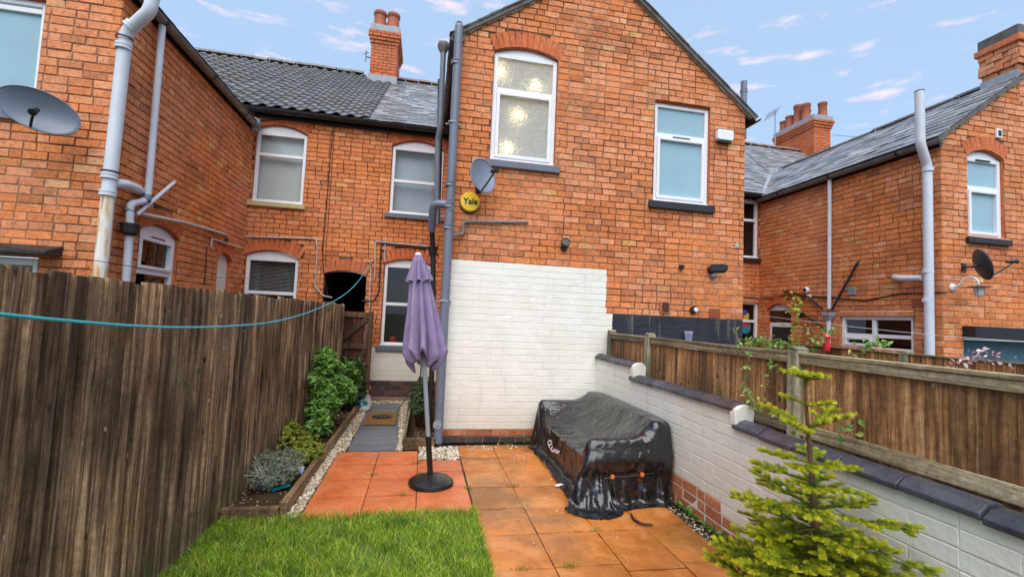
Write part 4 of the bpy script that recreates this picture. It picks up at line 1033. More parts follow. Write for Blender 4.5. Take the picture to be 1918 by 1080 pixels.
p = FRS.uv(at(1596, 545, 'X', XR)); q = MB().box(FRS, p[0]-.07, p[0]+.07, p[1]-.06, p[1]+.06, 0, .012)
for i in range(4): q.box(FRS, p[0]-.06, p[0]+.06, p[1]-.05+i*.028, p[1]-.032+i*.028, .012, .024)
q.build('vent_grille', 'lead', H3)
p = FRS.uv(at(1721, 567, 'X', XR)); q = MB().box(FRS, p[0]-.09, p[0]+.09, p[1]-.065, p[1]+.065, -.02, .003); 
for i in range(7): q.box(FRS, p[0]-.09+i*.027, p[0]-.08+i*.027, p[1]-.065, p[1]+.065, .003, .012)
q.build('air_brick', 'terracotta', H3)
p = FRF.uv(at(1868, 251, 'Y', YR)); q = MB().box(FRF, p[0]-.05, p[0]+.05, p[1]-.065, p[1]+.065, 0, .03)
vv = q.build('wall_vent', 'upvc', H3, bevel=.004); MB().box(FRF, p[0]-.028, p[0]+.028, p[1]-.04, p[1]+.04, .0305, .034).build('vent_slot', 'black', vv)
# flat felt porch and blue door
p0 = at(1800, 622, 'Y', YR); pz = at(1850, 612, 'Y', YR)[2]
MB().box(FRF, blu.u0-.03, 9.7, blu.vs, pz+.0, -.05, .16).build('porch_roof', 'canopy_felt', H3, bevel=.01)
MB().box(FRF, blu.u0+.01, 9.55, 0, blu.vs-.01, -.12, -.08).build('blue_boards', 'blue_door', H3)

# ------------------------------------------------------------------ ground
def sheet(name, pts, z, mt): 
    o = MB().add([(x, y, z) for x, y in pts], [tuple(range(len(pts)))]).build(name, mt); return struct(o)
sheet('ground', [(-400, -400), (400, -400), (400, 600), (-400, 600)], -.06, 'earth')
sheet('neighbour_yard', [(XW+.2, -2), (14, -2), (14, YT), (XW+.2, YT)], -.03, 'joint')
sheet('garden_base', [(-1.5, .2), (XW+.05, .2), (XW+.05, YT), (-1.5, YT)], -.045, 'soil')

def pillow(key, sx, sy, th, seed, nx=7, ny=7, amp=.004, edge=.006):
    """a riven slab, top at z=0"""
    r = np.random.default_rng(seed); V = []; g = np.zeros((nx+1, ny+1))
    ph = r.uniform(0, 6, 6)
    for i in range(nx+1):
        for j in range(ny+1):
            u, v = i/nx, j/ny
            h = amp*(math.sin(u*5+ph[0]+v*2)+.6*math.sin(v*7+ph[1])+.5*math.sin((u+v)*9+ph[2]))*.4
            e = (i in (0, nx)) or (j in (0, ny))
            V.append([(u-.5)*sx+(r.normal(0, .0016) if e else 0), (v-.5)*sy+(r.normal(0, .0016) if e else 0), h-(edge if e else 0)])
    Q = [(i*(ny+1)+j, (i+1)*(ny+1)+j, (i+1)*(ny+1)+j+1, i*(ny+1)+j+1) for i in range(nx) for j in range(ny)]
    n = len(V); loop = [i*(ny+1) for i in range(nx+1)]+[nx*(ny+1)+j for j in range(1, ny+1)]+[i*(ny+1)+ny for i in range(nx-1, -1, -1)]+[j for j in range(ny-1, 0, -1)]
    for k in loop: V.append([V[k][0], V[k][1], -th])
    m = len(loop)
    for a in range(m): b = (a+1) % m; Q.append((loop[a], n+a, n+b, loop[b]))
    return (key, np.array(V), Q)
PIL = [pillow('pl%d' % i, 1, 1, .045, i) for i in range(6)]
patio = struct(MB().add([(-.86, 1.5, -.022), (XW, 1.5, -.022), (XW, YG-.0, -.022), (.04, YG-.0, -.022), (.04, 5.39, -.022), (-.86, 5.39, -.022)], [(0, 1, 2, 3, 4, 5)]).build('patio', 'joint'))
def lay(x0, x1, y0, y1, mt, skew=0.0):
    g = random.choice(PIL); me = Pieces.cache.get((g[0], mt))
    if me is None:
        me = bpy.data.meshes.new('slab'); me.from_pydata(g[1].tolist(), [], g[2]); me.materials.append(M[mt]); me.polygons.foreach_set('use_smooth', [True]*len(g[2])); me.set_sharp_from_angle(angle=math.radians(38)); me.update(); Pieces.cache[(g[0], mt)] = me
    o = link('slab', me, patio)
    o.matrix_basis = Matrix.Translation(((x0+x1)/2, (y0+y1)/2, random.gauss(0, .0018))) @ Matrix.Rotation(random.gauss(0, .003), 4, 'Z') @ Matrix.Diagonal((x1-x0-.008, y1-y0-.008, 1, 1))
# the clean orange slabs
rowsA = [5.385, 4.955, 4.53, 4.115, 3.70]
for xa, xb, top in ((-.815, -.385, 0), (-.385, .035, 0)):
    for j in range(top, 4): lay(xa, xb, rowsA[j+1], rowsA[j], 'slab_red')
for ya, yb in ((4.70, 5.06), (4.30, 4.70), (3.70, 4.30)): lay(.035, .485, ya, yb, 'slab_red')
# weathered slabs towards the garden wall
rowsB = [5.60, 5.13, 4.69, 4.235, 3.77, 3.325, 2.87, 2.42, 1.97, 1.52]
for xa, xb in ((.495, .905), (.905, 1.356)):
    for j in range(9): lay(xa, xb, rowsB[j+1], rowsB[j], 'slab_old')
rowsC = [5.62, 5.05, 4.45, 3.85, 3.32, 2.78, 2.30, 1.85, 1.5]
for j in range(8): lay(1.356, 1.762, rowsC[j+1], rowsC[j], 'slab_old'); lay(1.762, 2.13, rowsC[j+1]+.06, rowsC[j]+.06, 'slab_old')

# path of grey planks
path = struct(MB().box(WORLD, -.80, -.20, 5.39, 8.2, -.04, -.022).build('path', 'soil'))
ys = [5.40, 5.63, 6.08, 6.42, 6.78, 7.12, 7.50, 7.80, 8.12]
q = pillow('plank', 1, 1, .03, 5, 3, 6, .0, .004)
for a, b in zip(ys[:-1], ys[1:]):
    me = Pieces.cache.get('plank')
    if me is None:
        me = bpy.data.meshes.new('plank'); me.from_pydata(q[1].tolist(), [], q[2]); me.materials.append(M['plank']); me.update(); Pieces.cache['plank'] = me
    o = link('plank', me, path); xl = -.735-.03*(a-5.4)/2.7; xr = -.19-.10*(a-5.4)/2.7
    o.matrix_basis = Matrix.Translation(((xl+xr)/2+random.gauss(0, .006), (a+b)/2, .004+random.gauss(0, .002))) @ Matrix.Rotation(random.gauss(0, .006), 4, 'Z') @ Matrix.Rotation(random.gauss(0, .012), 4, 'X') @ Matrix.Diagonal((xr-xl, b-a-.022, 1, 1))

# beds, edging boards
lawn = sheet('lawn', [(-1.45, .3), (.49, .3), (.49, 3.70), (-.83, 3.70), (-.90, 3.74), (-1.46, 3.76)], -.012, 'turf')
def hump(name, x0, x1, y0, y1, z, mt, nx, ny, amp, seed):
    r = np.random.default_rng(seed); mb = MB(); P = []
    for i in range(nx+1):
        for j in range(ny+1):
            u, v = i/nx, j/ny; P.append((x0+(x1-x0)*u, y0+(y1-y0)*v, z+amp*(math.sin(u*3.14)*.8+math.sin(u*9+v*23)*.35+r.normal(0, .35))))
    mb.add(P, [(i*(ny+1)+j, (i+1)*(ny+1)+j, (i+1)*(ny+1)+j+1, i*(ny+1)+j+1) for i in range(nx) for j in range(ny)])
    return struct(mb.build(name, mt, smooth=True))
hump('soil_bed', -1.48, -.93, 3.79, 8.25, .02, 'soil', 12, 70, .022, 1)
hump('soil_bed', -.03, .24, 5.56, 8.0, .015, 'soil', 6, 40, .015, 2)
def board(name, p0, p1, z0, z1, th, mt, label, cat, group=None):
    p0, p1 = Vector((*p0, 0)), Vector((*p1, 0)); t = (p1-p0).normalized(); n = t.cross(Z3)
    fr = Frame(p0, t, n); o = MB().box(fr, 0, (p1-p0).length, z0, z1, -th/2, th/2).build(name, mt, bevel=.004)
    return tag(o, label, cat, group)
board('edging_board', (-.935, 3.76), (-.895, 8.15), -.03, .105, .045, 'edging', 'long brown timber edging between the gravel strip and the fence bed', 'edging')
board('edging_board', (-1.50, 3.755), (-.962, 3.755), -.03, .075, .05, 'edging', 'short mossy timber edging where the fence bed meets the lawn', 'edging')
board('edging_board', (-.135, 5.545), (.22, 5.545), -.03, .10, .04, 'edging', 'short brown timber edging in front of the small dark bush', 'edging')
board('edging_board', (-.135, 5.57), (-.10, 8.0), -.03, .08, .03, 'post', 'long thin pale timber edging between grey path and small bush bed', 'edging')

# ------------------------------------------------------------------ gravel, grass
def ico(seed):
    t = (1+5**.5)/2
    V = np.array([(-1, t, 0), (1, t, 0), (-1, -t, 0), (1, -t, 0), (0, -1, t), (0, 1, t), (0, -1, -t), (0, 1, -t), (t, 0, -1), (t, 0, 1), (-t, 0, -1), (-t, 0, 1)], float)
    V /= np.linalg.norm(V[0]); V *= np.random.default_rng(seed).uniform(.75, 1.2, (12, 1))
    F = np.array([(0, 11, 5), (0, 5, 1), (0, 1, 7), (0, 7, 10), (0, 10, 11), (1, 5, 9), (5, 11, 4), (11, 10, 2), (10, 7, 6), (7, 1, 8), (3, 9, 4), (3, 4, 2), (3, 2, 6), (3, 6, 8), (3, 8, 9), (4, 9, 5), (2, 4, 11), (6, 2, 10), (8, 6, 7), (9, 8, 1)])
    return V, F
IC = [ico(i) for i in range(6)]
def rotm(n):
    q = rng.normal(size=(n, 4)); q /= np.linalg.norm(q, axis=1)[:, None]; w_, x, y, z = q.T
    return np.stack([np.stack([1-2*(y*y+z*z), 2*(x*y-z*w_), 2*(x*z+y*w_)], -1), np.stack([2*(x*y+z*w_), 1-2*(x*x+z*z), 2*(y*z-x*w_)], -1), np.stack([2*(x*z-y*w_), 2*(y*z+x*w_), 1-2*(x*x+y*y)], -1)], 1)
def scatter(name, pts, size, mt, flat=.6, label=None, cat=None, smooth=True):
    n = len(pts); V = []; F = []; base = 0
    sz = rng.uniform(size[0], size[1], n); k = rng.integers(0, 6, n); Rm = rotm(n); el = rng.uniform(.6, 1.15, (n, 3))
    for i in range(n):
        v0, f0 = IC[k[i]]; v = (v0*el[i]) @ Rm[i].T; v = v*sz[i]; v[:, 2] *= flat
        V.append(v+pts[i]); F.append(f0+base); base += 12
    o = link(name, np_mesh(name, np.concatenate(V), np.concatenate(F).ravel(), 3, [mt], None, smooth)); o['kind'] = 'stuff'
    if label: tag(o, label, cat)
    return o
def rect_pts(x0, x1, y0, y1, n, z=.0, dz=.008):
    return np.stack([rng.uniform(x0, x1, n), rng.uniform(y0, y1, n), z+rng.uniform(-dz, dz, n)], -1)
pts = []
n = 2600; yy = rng.uniform(3.74, 8.25, n); u = rng.uniform(0, 1, n)
xl = -.905; xr = np.where(yy < 5.4, -.825, -.745-.03*(yy-5.4)/2.7)
pts.append(np.stack([xl+(xr-xl)*u, yy, rng.uniform(-.012, .012, n)], -1))
n = 800; yy = rng.uniform(5.40, 8.15, n); xl2 = -.185-.10*(yy-5.4)/2.7; pts.append(np.stack([xl2+(-.15-xl2)*rng.uniform(0, 1, n), yy, rng.uniform(-.01, .012, n)], -1))
pts.append(rect_pts(.045, .485, 5.07, 5.53, 700, -.005)); pts.append(rect_pts(-.85, .1, 8.14, 8.37, 500, 0)); pts.append(rect_pts(-.2, -.14, 5.40, 5.60, 60))
scatter('gravel', np.concatenate(pts), (.010, .021), 'pebble', .75, 'cream gravel in strips beside the grey plank path', 'gravel')
pts = [np.stack([rng.normal(.78, .13, 70), rng.normal(5.45, .07, 70), np.full(70, .006)], -1), np.stack([rng.normal(1.15, .16, 45), rng.uniform(4.9, 5.6, 45), np.full(45, .006)], -1),
       np.stack([rng.uniform(.55, 1.75, 40), rng.uniform(3.0, 5.2, 40), np.full(40, .005)], -1), np.stack([rng.uniform(2.12, 2.24, 260), rng.uniform(2.0, 3.9, 260), rng.uniform(-.01, .01, 260)], -1)]
P = np.concatenate(pts); P = P[(P[:, 1] < 5.62) & (P[:, 0] > .5)]
scatter('loose_stones', P, (.005, .013), 'pebble', .7, 'loose cream stones scattered over the weathered paving', 'stones')
pts = [rect_pts(-1.46, -.96, 3.82, 8.1, 2300, .03, .012), rect_pts(-.02, .22, 5.58, 7.8, 600, .025, .01)]
scatter('bark_mulch', np.concatenate(pts), (.006, .018), 'chips', .5, 'brown bark and stones strewn over the soil beds', 'mulch')

def blades(n, fx, h, wd, lean, seed):
    r = np.random.default_rng(seed); X, Y = fx(r, n); n = len(X)
    hh = r.uniform(h[0], h[1], n); a = r.uniform(0, 2*np.pi, n); ln = r.uniform(.1, lean, n)*hh; b = a+r.normal(0, .9, n)
    w_ = r.uniform(wd[0], wd[1], n); dx, dy = np.cos(a), np.sin(a); lx, ly = np.cos(b)*ln, np.sin(b)*ln
    z0 = np.full(n, -.014)
    V = np.stack([np.stack([X-dx*w_, Y-dy*w_, z0], -1), np.stack([X+dx*w_, Y+dy*w_, z0], -1),
                  np.stack([X+dx*w_*.7+lx*.4, Y+dy*w_*.7+ly*.4, z0+hh*.6], -1), np.stack([X-dx*w_*.7+lx*.4, Y-dy*w_*.7+ly*.4, z0+hh*.6], -1),
                  np.stack([X+dx*w_*.12+lx, Y+dy*w_*.12+ly, z0+hh], -1), np.stack([X-dx*w_*.12+lx, Y-dy*w_*.12+ly, z0+hh], -1)], 1)
    F = (np.arange(n)[:, None, None]*6+np.array([[0, 1, 2, 3], [3, 2, 4, 5]])[None]).reshape(-1, 4)
    return V.reshape(-1, 3), F
def fxl(r, n):
    X = r.uniform(-1.42, .50, n); Y = r.uniform(2.3, 3.76, n); k = ~((Y > 3.69) & (X > -.80) & (r.uniform(0, 1, n) > .25))
    nv = np.sin(X*5.1+2*np.sin(Y*4))+np.sin(Y*7.3-X*3+1.2*np.sin(X*9))+.6*np.sin(X*17+Y*13); k &= r.uniform(0, 1, n) < np.clip(.62+.28*nv, .16, 1); return X[k], Y[k]
V, F = blades(72000, fxl, (.018, .060), (.0012, .0028), 1.15, 3)
V2, F2 = blades(900, lambda r, n: (r.uniform(-.82, .51, n), 3.70+r.normal(0, .025, n)), (.04, .085), (.0014, .0026), .9, 4)
V3, F3 = blades(500, lambda r, n: (.49+r.normal(0, .018, n), r.uniform(2.5, 3.75, n)), (.03, .07), (.0014, .0026), 1.0, 5)
Vg = np.concatenate([V, V2, V3]); Fg = np.concatenate([F, F2+len(V), F3+len(V)+len(V2)])
o = link('grass', np_mesh('grass', Vg, Fg.ravel(), 4, ['grass'])); o['kind'] = 'stuff'; tag(o, 'bright wet green grass of the small lawn', 'grass')
# moss and tufts in the joints
def fxm(r, n):
    c = [(-.09, 4.11), (-.385, 4.62), (.495, 4.22), (.03, 4.95), (.905, 4.24), (1.356, 3.75), (1.36, 3.32), (.70, 2.86), (1.0, 2.865), (1.1, 5.6)]; i = r.integers(0, len(c), n); c = np.array(c)[i]
    return c[:, 0]+r.normal(0, .03, n), c[:, 1]+r.normal(0, .012, n)
V, F = blades(520, fxm, (.012, .035), (.001, .002), 1.2, 6); V[:, 2] += .012
o = link('joint_weeds', np_mesh('joint_weeds', V, F.ravel(), 4, ['leaf_lime'])); o['kind'] = 'stuff'; tag(o, 'small green weeds sprouting from the paving joints', 'weeds')

# ------------------------------------------------------------------ garden wall with blue brick coping
GW = thing('garden_wall', 'stepped white painted brick garden wall with dark coping', 'garden wall', (XW+.1, 3.2, 0))
FW = Frame((XW, 0, 0), (0, -1, 0), (-1, 0, 0))
tiers = [(-YG, -4.62, 1.085), (-4.62, -2.97, .955), (-2.97, -.9, .835)]
def wspan(v):
    for a, b, z in tiers:
        if v < z: return (-YG, [-.9, -2.97, -4.62][[.835, .955, 1.085].index(min([q for q in (.835, .955, 1.085) if q > v]))])
    return (-YG, -YG)
def wpaint(u, v):
    lim = .20+.07*math.sin(u*3.1)+.03*math.sin(u*11)
    if u < -3.9: lim *= .7
    return 'white_brick' if v > lim else 'stained'
brick_wall(GW, 'wall_face', FW, wspan, 0, 1.085, [], wpaint, 61, crs=.0835, jit=1.6)
q = MB()
for a, b, z in tiers: q.box(WORLD, XW+.004, XW+.108, -b, -a, 0, z-.003)
q.build('wall_core', 'white_brick', GW)
prof = [(-.032, -.005), (-.032, .022), (.012, .056), (.052, .064), (.09, .056), (.135, .022), (.135, -.005)]
def coping(y0, y1, z):
    n = len(prof); r_ = lambda: random.gauss(0, .0025); dz = random.gauss(0, .003)
    vsx = [(XW+p+r_()*.5, y1-.004, z+h+dz) for p, h in prof]+[(XW+p+r_()*.5, y0+.004, z+h+dz) for p, h in prof]
    MB().add(vsx, [(i, n+i, n+(i+1) % n, (i+1) % n) for i in range(n)]+[tuple(range(n)), tuple(range(n, 2*n))[::-1]]).build('coping_brick', 'coping', GW, bevel=.006)
m = mat('blue_engineering_brick', rough=.4, spec=.5); t = NT(m); c = t.ramp(t.objrnd(), [(0, (.030, .032, .040)), (.5, (.055, .058, .075)), (.8, (.075, .078, .10)), (1, (.085, .05, .045))])
c = t.mix(1.0, c, t.ramp(t.noise(14, 5, .7), [(.3, .6), (.7, 1.4)]), 'MULTIPLY'); t.base(c); t.rough(t.ramp(t.noise(6, 4), [(.35, .22), (.65, .6)])); t.bump(t.noise(50, 4), .5, .006); M['coping'] = m
for ys_, z in (([5.67, 5.30, 4.96, 4.60], 1.075), ([4.68, 4.36, 4.16, 4.02, 3.70, 3.36, 2.97], .945), ([2.99, 2.72, 2.44, 2.13, 1.81, 1.48, 1.18, .9], .825)):
    for a, b in zip(ys_[:-1], ys_[1:]): coping(b, a, z)
for y, z in ((4.592, 1.058), (2.962, .928)):
    pr_ = [(-.022, -.085), (-.03, .0), (-.028, .035), (.0, .060), (.03, .070), (.055, .074), (.085, .066), (.115, .045), (.13, .02), (.12, -.085)]
    r_ = random.Random(3); n = len(pr_); rings = []
    for dy, s in ((.035, 1.0), (.005, 1.0), (-.010, .985), (-.017, .90)):
        rings.append([(XW+.055+(p-.055)*s+r_.gauss(0, .003), y+dy, z+.02+(h-.02)*s+r_.gauss(0, .003)) for p, h in pr_])
    vsx = [p for rg in rings for p in rg]; fs = [(i*n+k, i*n+(k+1) % n, (i+1)*n+(k+1) % n, (i+1)*n+k) for i in range(3) for k in range(n)]+[tuple(range(3*n, 4*n))]
    MB().add(vsx, fs).build('step_end', 'white_brick', GW, 25)

# ------------------------------------------------------------------ fences
def fence_board_geo(key, w, h, t0, t1, seed):
    """feather-edge board: x along the fence, y up, z out; bottom at 0"""
    r = np.random.default_rng(seed); V = []; n = 9
    for i in range(n+1):
        y = h*i/n; j = [r.normal(0, .0012) for _ in range(4)]; wv = .002*math.sin(y*3+seed)
        V += [[-w/2+wv+j[0], y, 0], [w/2+wv+j[1], y, 0], [w/2+wv+j[1], y, t1+j[2]*.6], [-w/2+wv+j[0], y, t0+j[3]*.6]]
    Q = [(4*i+a, 4*i+(a+1) % 4, 4*i+4+(a+1) % 4, 4*i+4+a) for i in range(n) for a in range(4)]
    Q += [(0, 3, 2, 1), (4*n, 4*n+1, 4*n+2, 4*n+3)]
    Q = [q_[::-1] for q_ in Q]
    return (key, np.array(V), Q)
LF = [fence_board_geo('lfb%d' % i, .118, 1.64, .028, .006, i) for i in range(6)]
fenceL = thing('fence', 'tall dark brown closeboard fence of overlapping upright boards beside the lawn', 'fence', (-1.4, 4.5, 0))
A, B = Vector((-1.435, 1.0, 0)), Vector((-1.285, 7.95, 0)); t_ = (B-A).normalized(); fr = Frame(A, t_, Vector((t_.y, -t_.x, 0)))
frl = Frame(A, -t_, Vector((t_.y, -t_.x, 0)))
pcs = Pieces(); L = (B-A).length; x = 0; k = 0; rr = random.Random(5)
while x < L:
    s = rr.uniform(.092, .104)
    base = fr.mat()
    mx = Matrix.Translation(fr(x+s/2, .0, .004+rr.gauss(0, .0015))) @ Frame((0, 0, 0), fr.U, fr.N).mat() @ Matrix.Rotation(rr.gauss(0, .0035), 4, 'Z') @ Matrix.Diagonal((s/.1, 1+rr.gauss(0, .0045), 1, 1))
    pcs.put(rr.choice(LF), mx, 'fence_dark'); x += s; k += 1
pcs.finish(fenceL, 'board', 'far_boards', 300)
for z in (.28, .85, 1.42): MB().box(fr, 0, L, z-.04, z+.04, -.06, -.002).build('rail', 'fence_dark', fenceL)
for y in np.linspace(.1, L-.1, 5): MB().box(fr, y-.05, y+.05, 0, 1.60, -.16, -.061).build('post', 'fence_dark', fenceL)
# side gate by the passage
gt = thing('gate', 'flaking red brown ledged and braced gate below the dark arch', 'gate', (-1.1, 8.1, 0))
FGt = Frame((-1.36, 8.10, 0), (1, 0, 0), (0, -1, 0)); gz = at(665, 583, 'Y', 8.1)[2]; gw = .47
n = 5
for i in range(n): MB().box(FGt, i*gw/n+.002, (i+1)*gw/n-.002, .06, gz-.02+random.uniform(-.004, .004), -.02, 0).build('board', 'gate', gt, bevel=.003)
for z in (gz-.05, .95, .25): MB().box(FGt, .0, gw, z-.045, z+.045, .001, .032).build('ledge', 'gate_rail', gt, bevel=.004)
for z0, z1 in ((1.0, gz-.10), (.30, .90)):
    d = Vector((gw-.02, z1-z0)); 
    u_ = d.normalized(); nrm = Vector((-u_.y, u_.x))*.04; pts = [(.01-nrm.x, z0-nrm.y), (gw-.01-nrm.x, z1-nrm.y), (gw-.01+nrm.x, z1+nrm.y), (.01+nrm.x, z0+nrm.y)]
    MB().poly_prism(FGt, pts, .0015, .030).build('brace', 'gate_rail', gt, bevel=.003)
MB().box(FGt, gw+.003, gw+.075, 0, gz+.02, -.06, .03).build('gate_post', 'gate_rail', gt, bevel=.004)

# right fence on the wall line
fenceR = thing('fence', 'low brown board fence with mossy rails behind the white garden wall', 'fence', (XF, 3.2, 0))
FFR = Frame((XF, 0, 0), (0, -1, 0), (-1, 0, 0))
RB = [fence_board_geo('rfb%d' % i, .13, .54, .016, .007, 20+i) for i in range(5)]
pcs = Pieces(); x = -5.64; rr = random.Random(8)
while x < -.95:
    s = rr.uniform(.108, .128)
    mx = Matrix.Translation(FFR(x+s/2, .86, .002+rr.gauss(0, .0012))) @ FFR.mat() @ Matrix.Rotation(rr.gauss(0, .003), 4, 'Z') @ Matrix.Diagonal((s/.115, 1+rr.gauss(0, .003), 1, 1))
    pcs.put(rr.choice(RB), mx, 'fence_mid'); x += s
pcs.finish(fenceR, 'board', 'far_boards', 300)
posts = [5.60, 4.58, 2.60, .90]
for y in posts:
    o = MB().box(FFR, -y-.045, -y+.045, 0, 1.425, -.035, .05).build('post', 'post', fenceR, bevel=.006)
    MB().poly_prism(Frame(FFR(-y, 1.426, .0075), FFR.U, FFR.N), [(-.05, 0), (.05, 0), (.0, .022)], -.047, .047).build('post_cap', 'post', o, bevel=.003)
for a, b in zip(posts[:-1], posts[1:]):
    MB().box(FFR, -a+.046, -b-.046, 1.335, 1.385, .019, .040).build('rail', 'rail', fenceR, bevel=.004)
    MB().box(FFR, -a+.046, -b-.046, 1.386, 1.408, -.02, .045).build('capping', 'rail', fenceR, bevel=.004)
    MB().box(FFR, -a+.046, -b-.046, .885, .965, .019, .034).build('kickboard', 'rail', fenceR, bevel=.004)
MB().box(FFR, -5.6, -.95, 0, .83, -.03, .0).build('lower_boards', 'fence_mid', fenceR)
# the fence of the next garden
fence3 = thing('fence', 'brown board fence seen over the low fence, in front of the right house', 'fence', (XF2, 5, 0))
F3f = Frame((XF2, 0, 0), (0, -1, 0), (-1, 0, 0)); pcs = Pieces(); x = -8.0
while x < -2.2:
    s = rr.uniform(.11, .13); 
    pcs.put(rr.choice(RB), Matrix.Translation(F3f(x+s/2, .0, rr.gauss(0, .0012))) @ F3f.mat() @ Matrix.Diagonal((s/.115, 1.335/.54, 1, 1)), 'fence_mid'); x += s
pcs.finish(fence3, 'board', 'far_boards', 300)
for y in (7.9, 5.94, 4.14, 2.4):
    MB().box(F3f, -y-.045, -y+.045, 0, 1.375, -.07, .025).build('post', 'post', fence3, bevel=.005)
MB().box(F3f, -8.0, -2.2, 1.335, 1.352, -.03, .028).build('capping', 'rail', fence3, bevel=.003)

# ------------------------------------------------------------------ closed parasol
m = mat('mauve_canvas', (.27, .205, .345), .85, spec=.2); t = NT(m)
c = t.mix(1.0, (.27, .205, .345), t.ramp(t.noise(4, 5, .65), [(.3, .80), (.7, 1.18)]), 'MULTIPLY')
c = t.mix(t.ramp(t.noise(1, 4, .6, t.mapping(t.pos(), (14, 14, 1.2))), [(.52, 0.0), (.7, .45)]), c, (.40, .34, .46)); t.base(c)
t.bump(t.math('ADD', t.noise(1, 5, .65, t.mapping(t.pos(), (22, 22, 5))), t.math('MULTIPLY', t.noise(260, 2), .12)), .9, .02); M['purple'] = m
pb_ = atv(807, 906, 'Z', 0); pt_ = atv(783, 476, 'Y', pb_.y)
base0 = Vector((pb_.x, pb_.y, 0)); axis = (pt_-base0).normalized()
par = thing('parasol', 'closed mauve parasol on a grey pole in a round black base', 'parasol', base0)
MB().lathe([(.0, 0), (.195, .0), (.205, .012), (.20, .035), (.17, .055), (.10, .072), (.05, .082), (.038, .088), (.0, .09)], base0, (0, 0, 1), 40, cap=False).build('base', 'rubber', par, 40)
tp = axis
MB().lathe([(.026, .085), (.026, .40), (.03, .40), (.03, .43), (.021, .435)], base0, axis, 18, cap=False).build('base_tube', 'rubber', par, 30)
MB().tube([base0+axis*.40, base0+axis*1.0, base0+axis*1.95], .0205, 16).build('pole', 'alu', par, 40)
MB().lathe([(.024, -.03), (.027, -.02), (.027, .05), (.022, .06)], base0+axis*1.15, axis, 14).build('tilt_joint', 'lead', par, 40)
Lp = (pt_-base0).length
xa = axis.orthogonal().normalized(); ya = axis.cross(xa)
NS, NZ = 96, 44; zt, zb = Lp-.04, 1.13
vsx = []; r_ = random.Random(2); ph = [r_.uniform(-.4, .4) for _ in range(8)]; am = [r_.uniform(.7, 1.25) for _ in range(9)]
for i in range(NZ+1):
    t_ = i/NZ; h = zt-(zt-zb)*t_
    R0 = .035+.115*t_**.75 if t_ < .93 else .15-.02*(t_-.93)/.07
    if t_ < .08: R0 = .035+.115*(.08**.75)*(t_/.08)**.7
    for k in range(NS):
        a = 2*math.pi*k/NS; lob = int(a/(2*math.pi/8)) % 8
        c = math.cos(8*a+.9*math.sin(2.2*t_+a)+ph[lob]*t_)
        fold = (.17+.24*t_)*c*am[lob]+.06*math.sin(19*a+6*t_)*t_+.035*math.sin(31*a-9*t_)*t_
        rad = R0*(1+fold)*(1+.10*math.cos(a*1-.6)*t_)
        hh = h + (.055*t_**6)*math.cos(8*a+ph[lob]) + .06*max(0, t_-.8)/.2*math.sin(2*a+1.0) + .012*math.sin(5*a)*t_
        p = base0+axis*hh+xa*math.cos(a)*rad+ya*math.sin(a)*rad
        p += Vector((.0, 0, 0))
        vsx.append(p)
fs = [(i*NS+k, i*NS+(k+1) % NS, (i+1)*NS+(k+1) % NS, (i+1)*NS+k) for i in range(NZ) for k in range(NS)]
can = MB().add(vsx, fs).build('canopy', 'purple', par, True)
sd_ = can.modifiers.new('thick', 'SOLIDIFY'); sd_.thickness = .004
# the separate vent cap over it
vsx = []; n2 = 14; zt2_, zb2_ = Lp, Lp-.255
for i in range(n2+1):
    t_ = i/n2; h = zt2_-(zt2_-zb2_)*t_; R0 = .026+.075*t_**.9
    for k in range(NS):
        a = 2*math.pi*k/NS; c = math.cos(8*a+.4); rad = R0*(1+(.10+.20*t_)*c)
        vsx.append(base0+axis*(h+.012*t_*c)+xa*math.cos(a)*rad+ya*math.sin(a)*rad)
fs = [(i*NS+k, i*NS+(k+1) % NS, (i+1)*NS+(k+1) % NS, (i+1)*NS+k) for i in range(n2) for k in range(NS)]
vc = MB().add(vsx, fs).build('vent_cap', 'purple', par, True)
MB().lathe([(.028, -.012), (.03, .0), (.024, .014), (.0, .02)], base0+axis*Lp, axis, 18).build('finial', 'upvc', par, 40)
for k in range(8):
    a = 2*math.pi*(k+.5)/8
    MB().tube([base0+axis*(zb+.10)+xa*math.cos(a)*.085+ya*math.sin(a)*.085, base0+axis*(zb-.045)+xa*math.cos(a)*.06+ya*math.sin(a)*.06], .006, 6).build('rib', 'alu', par)

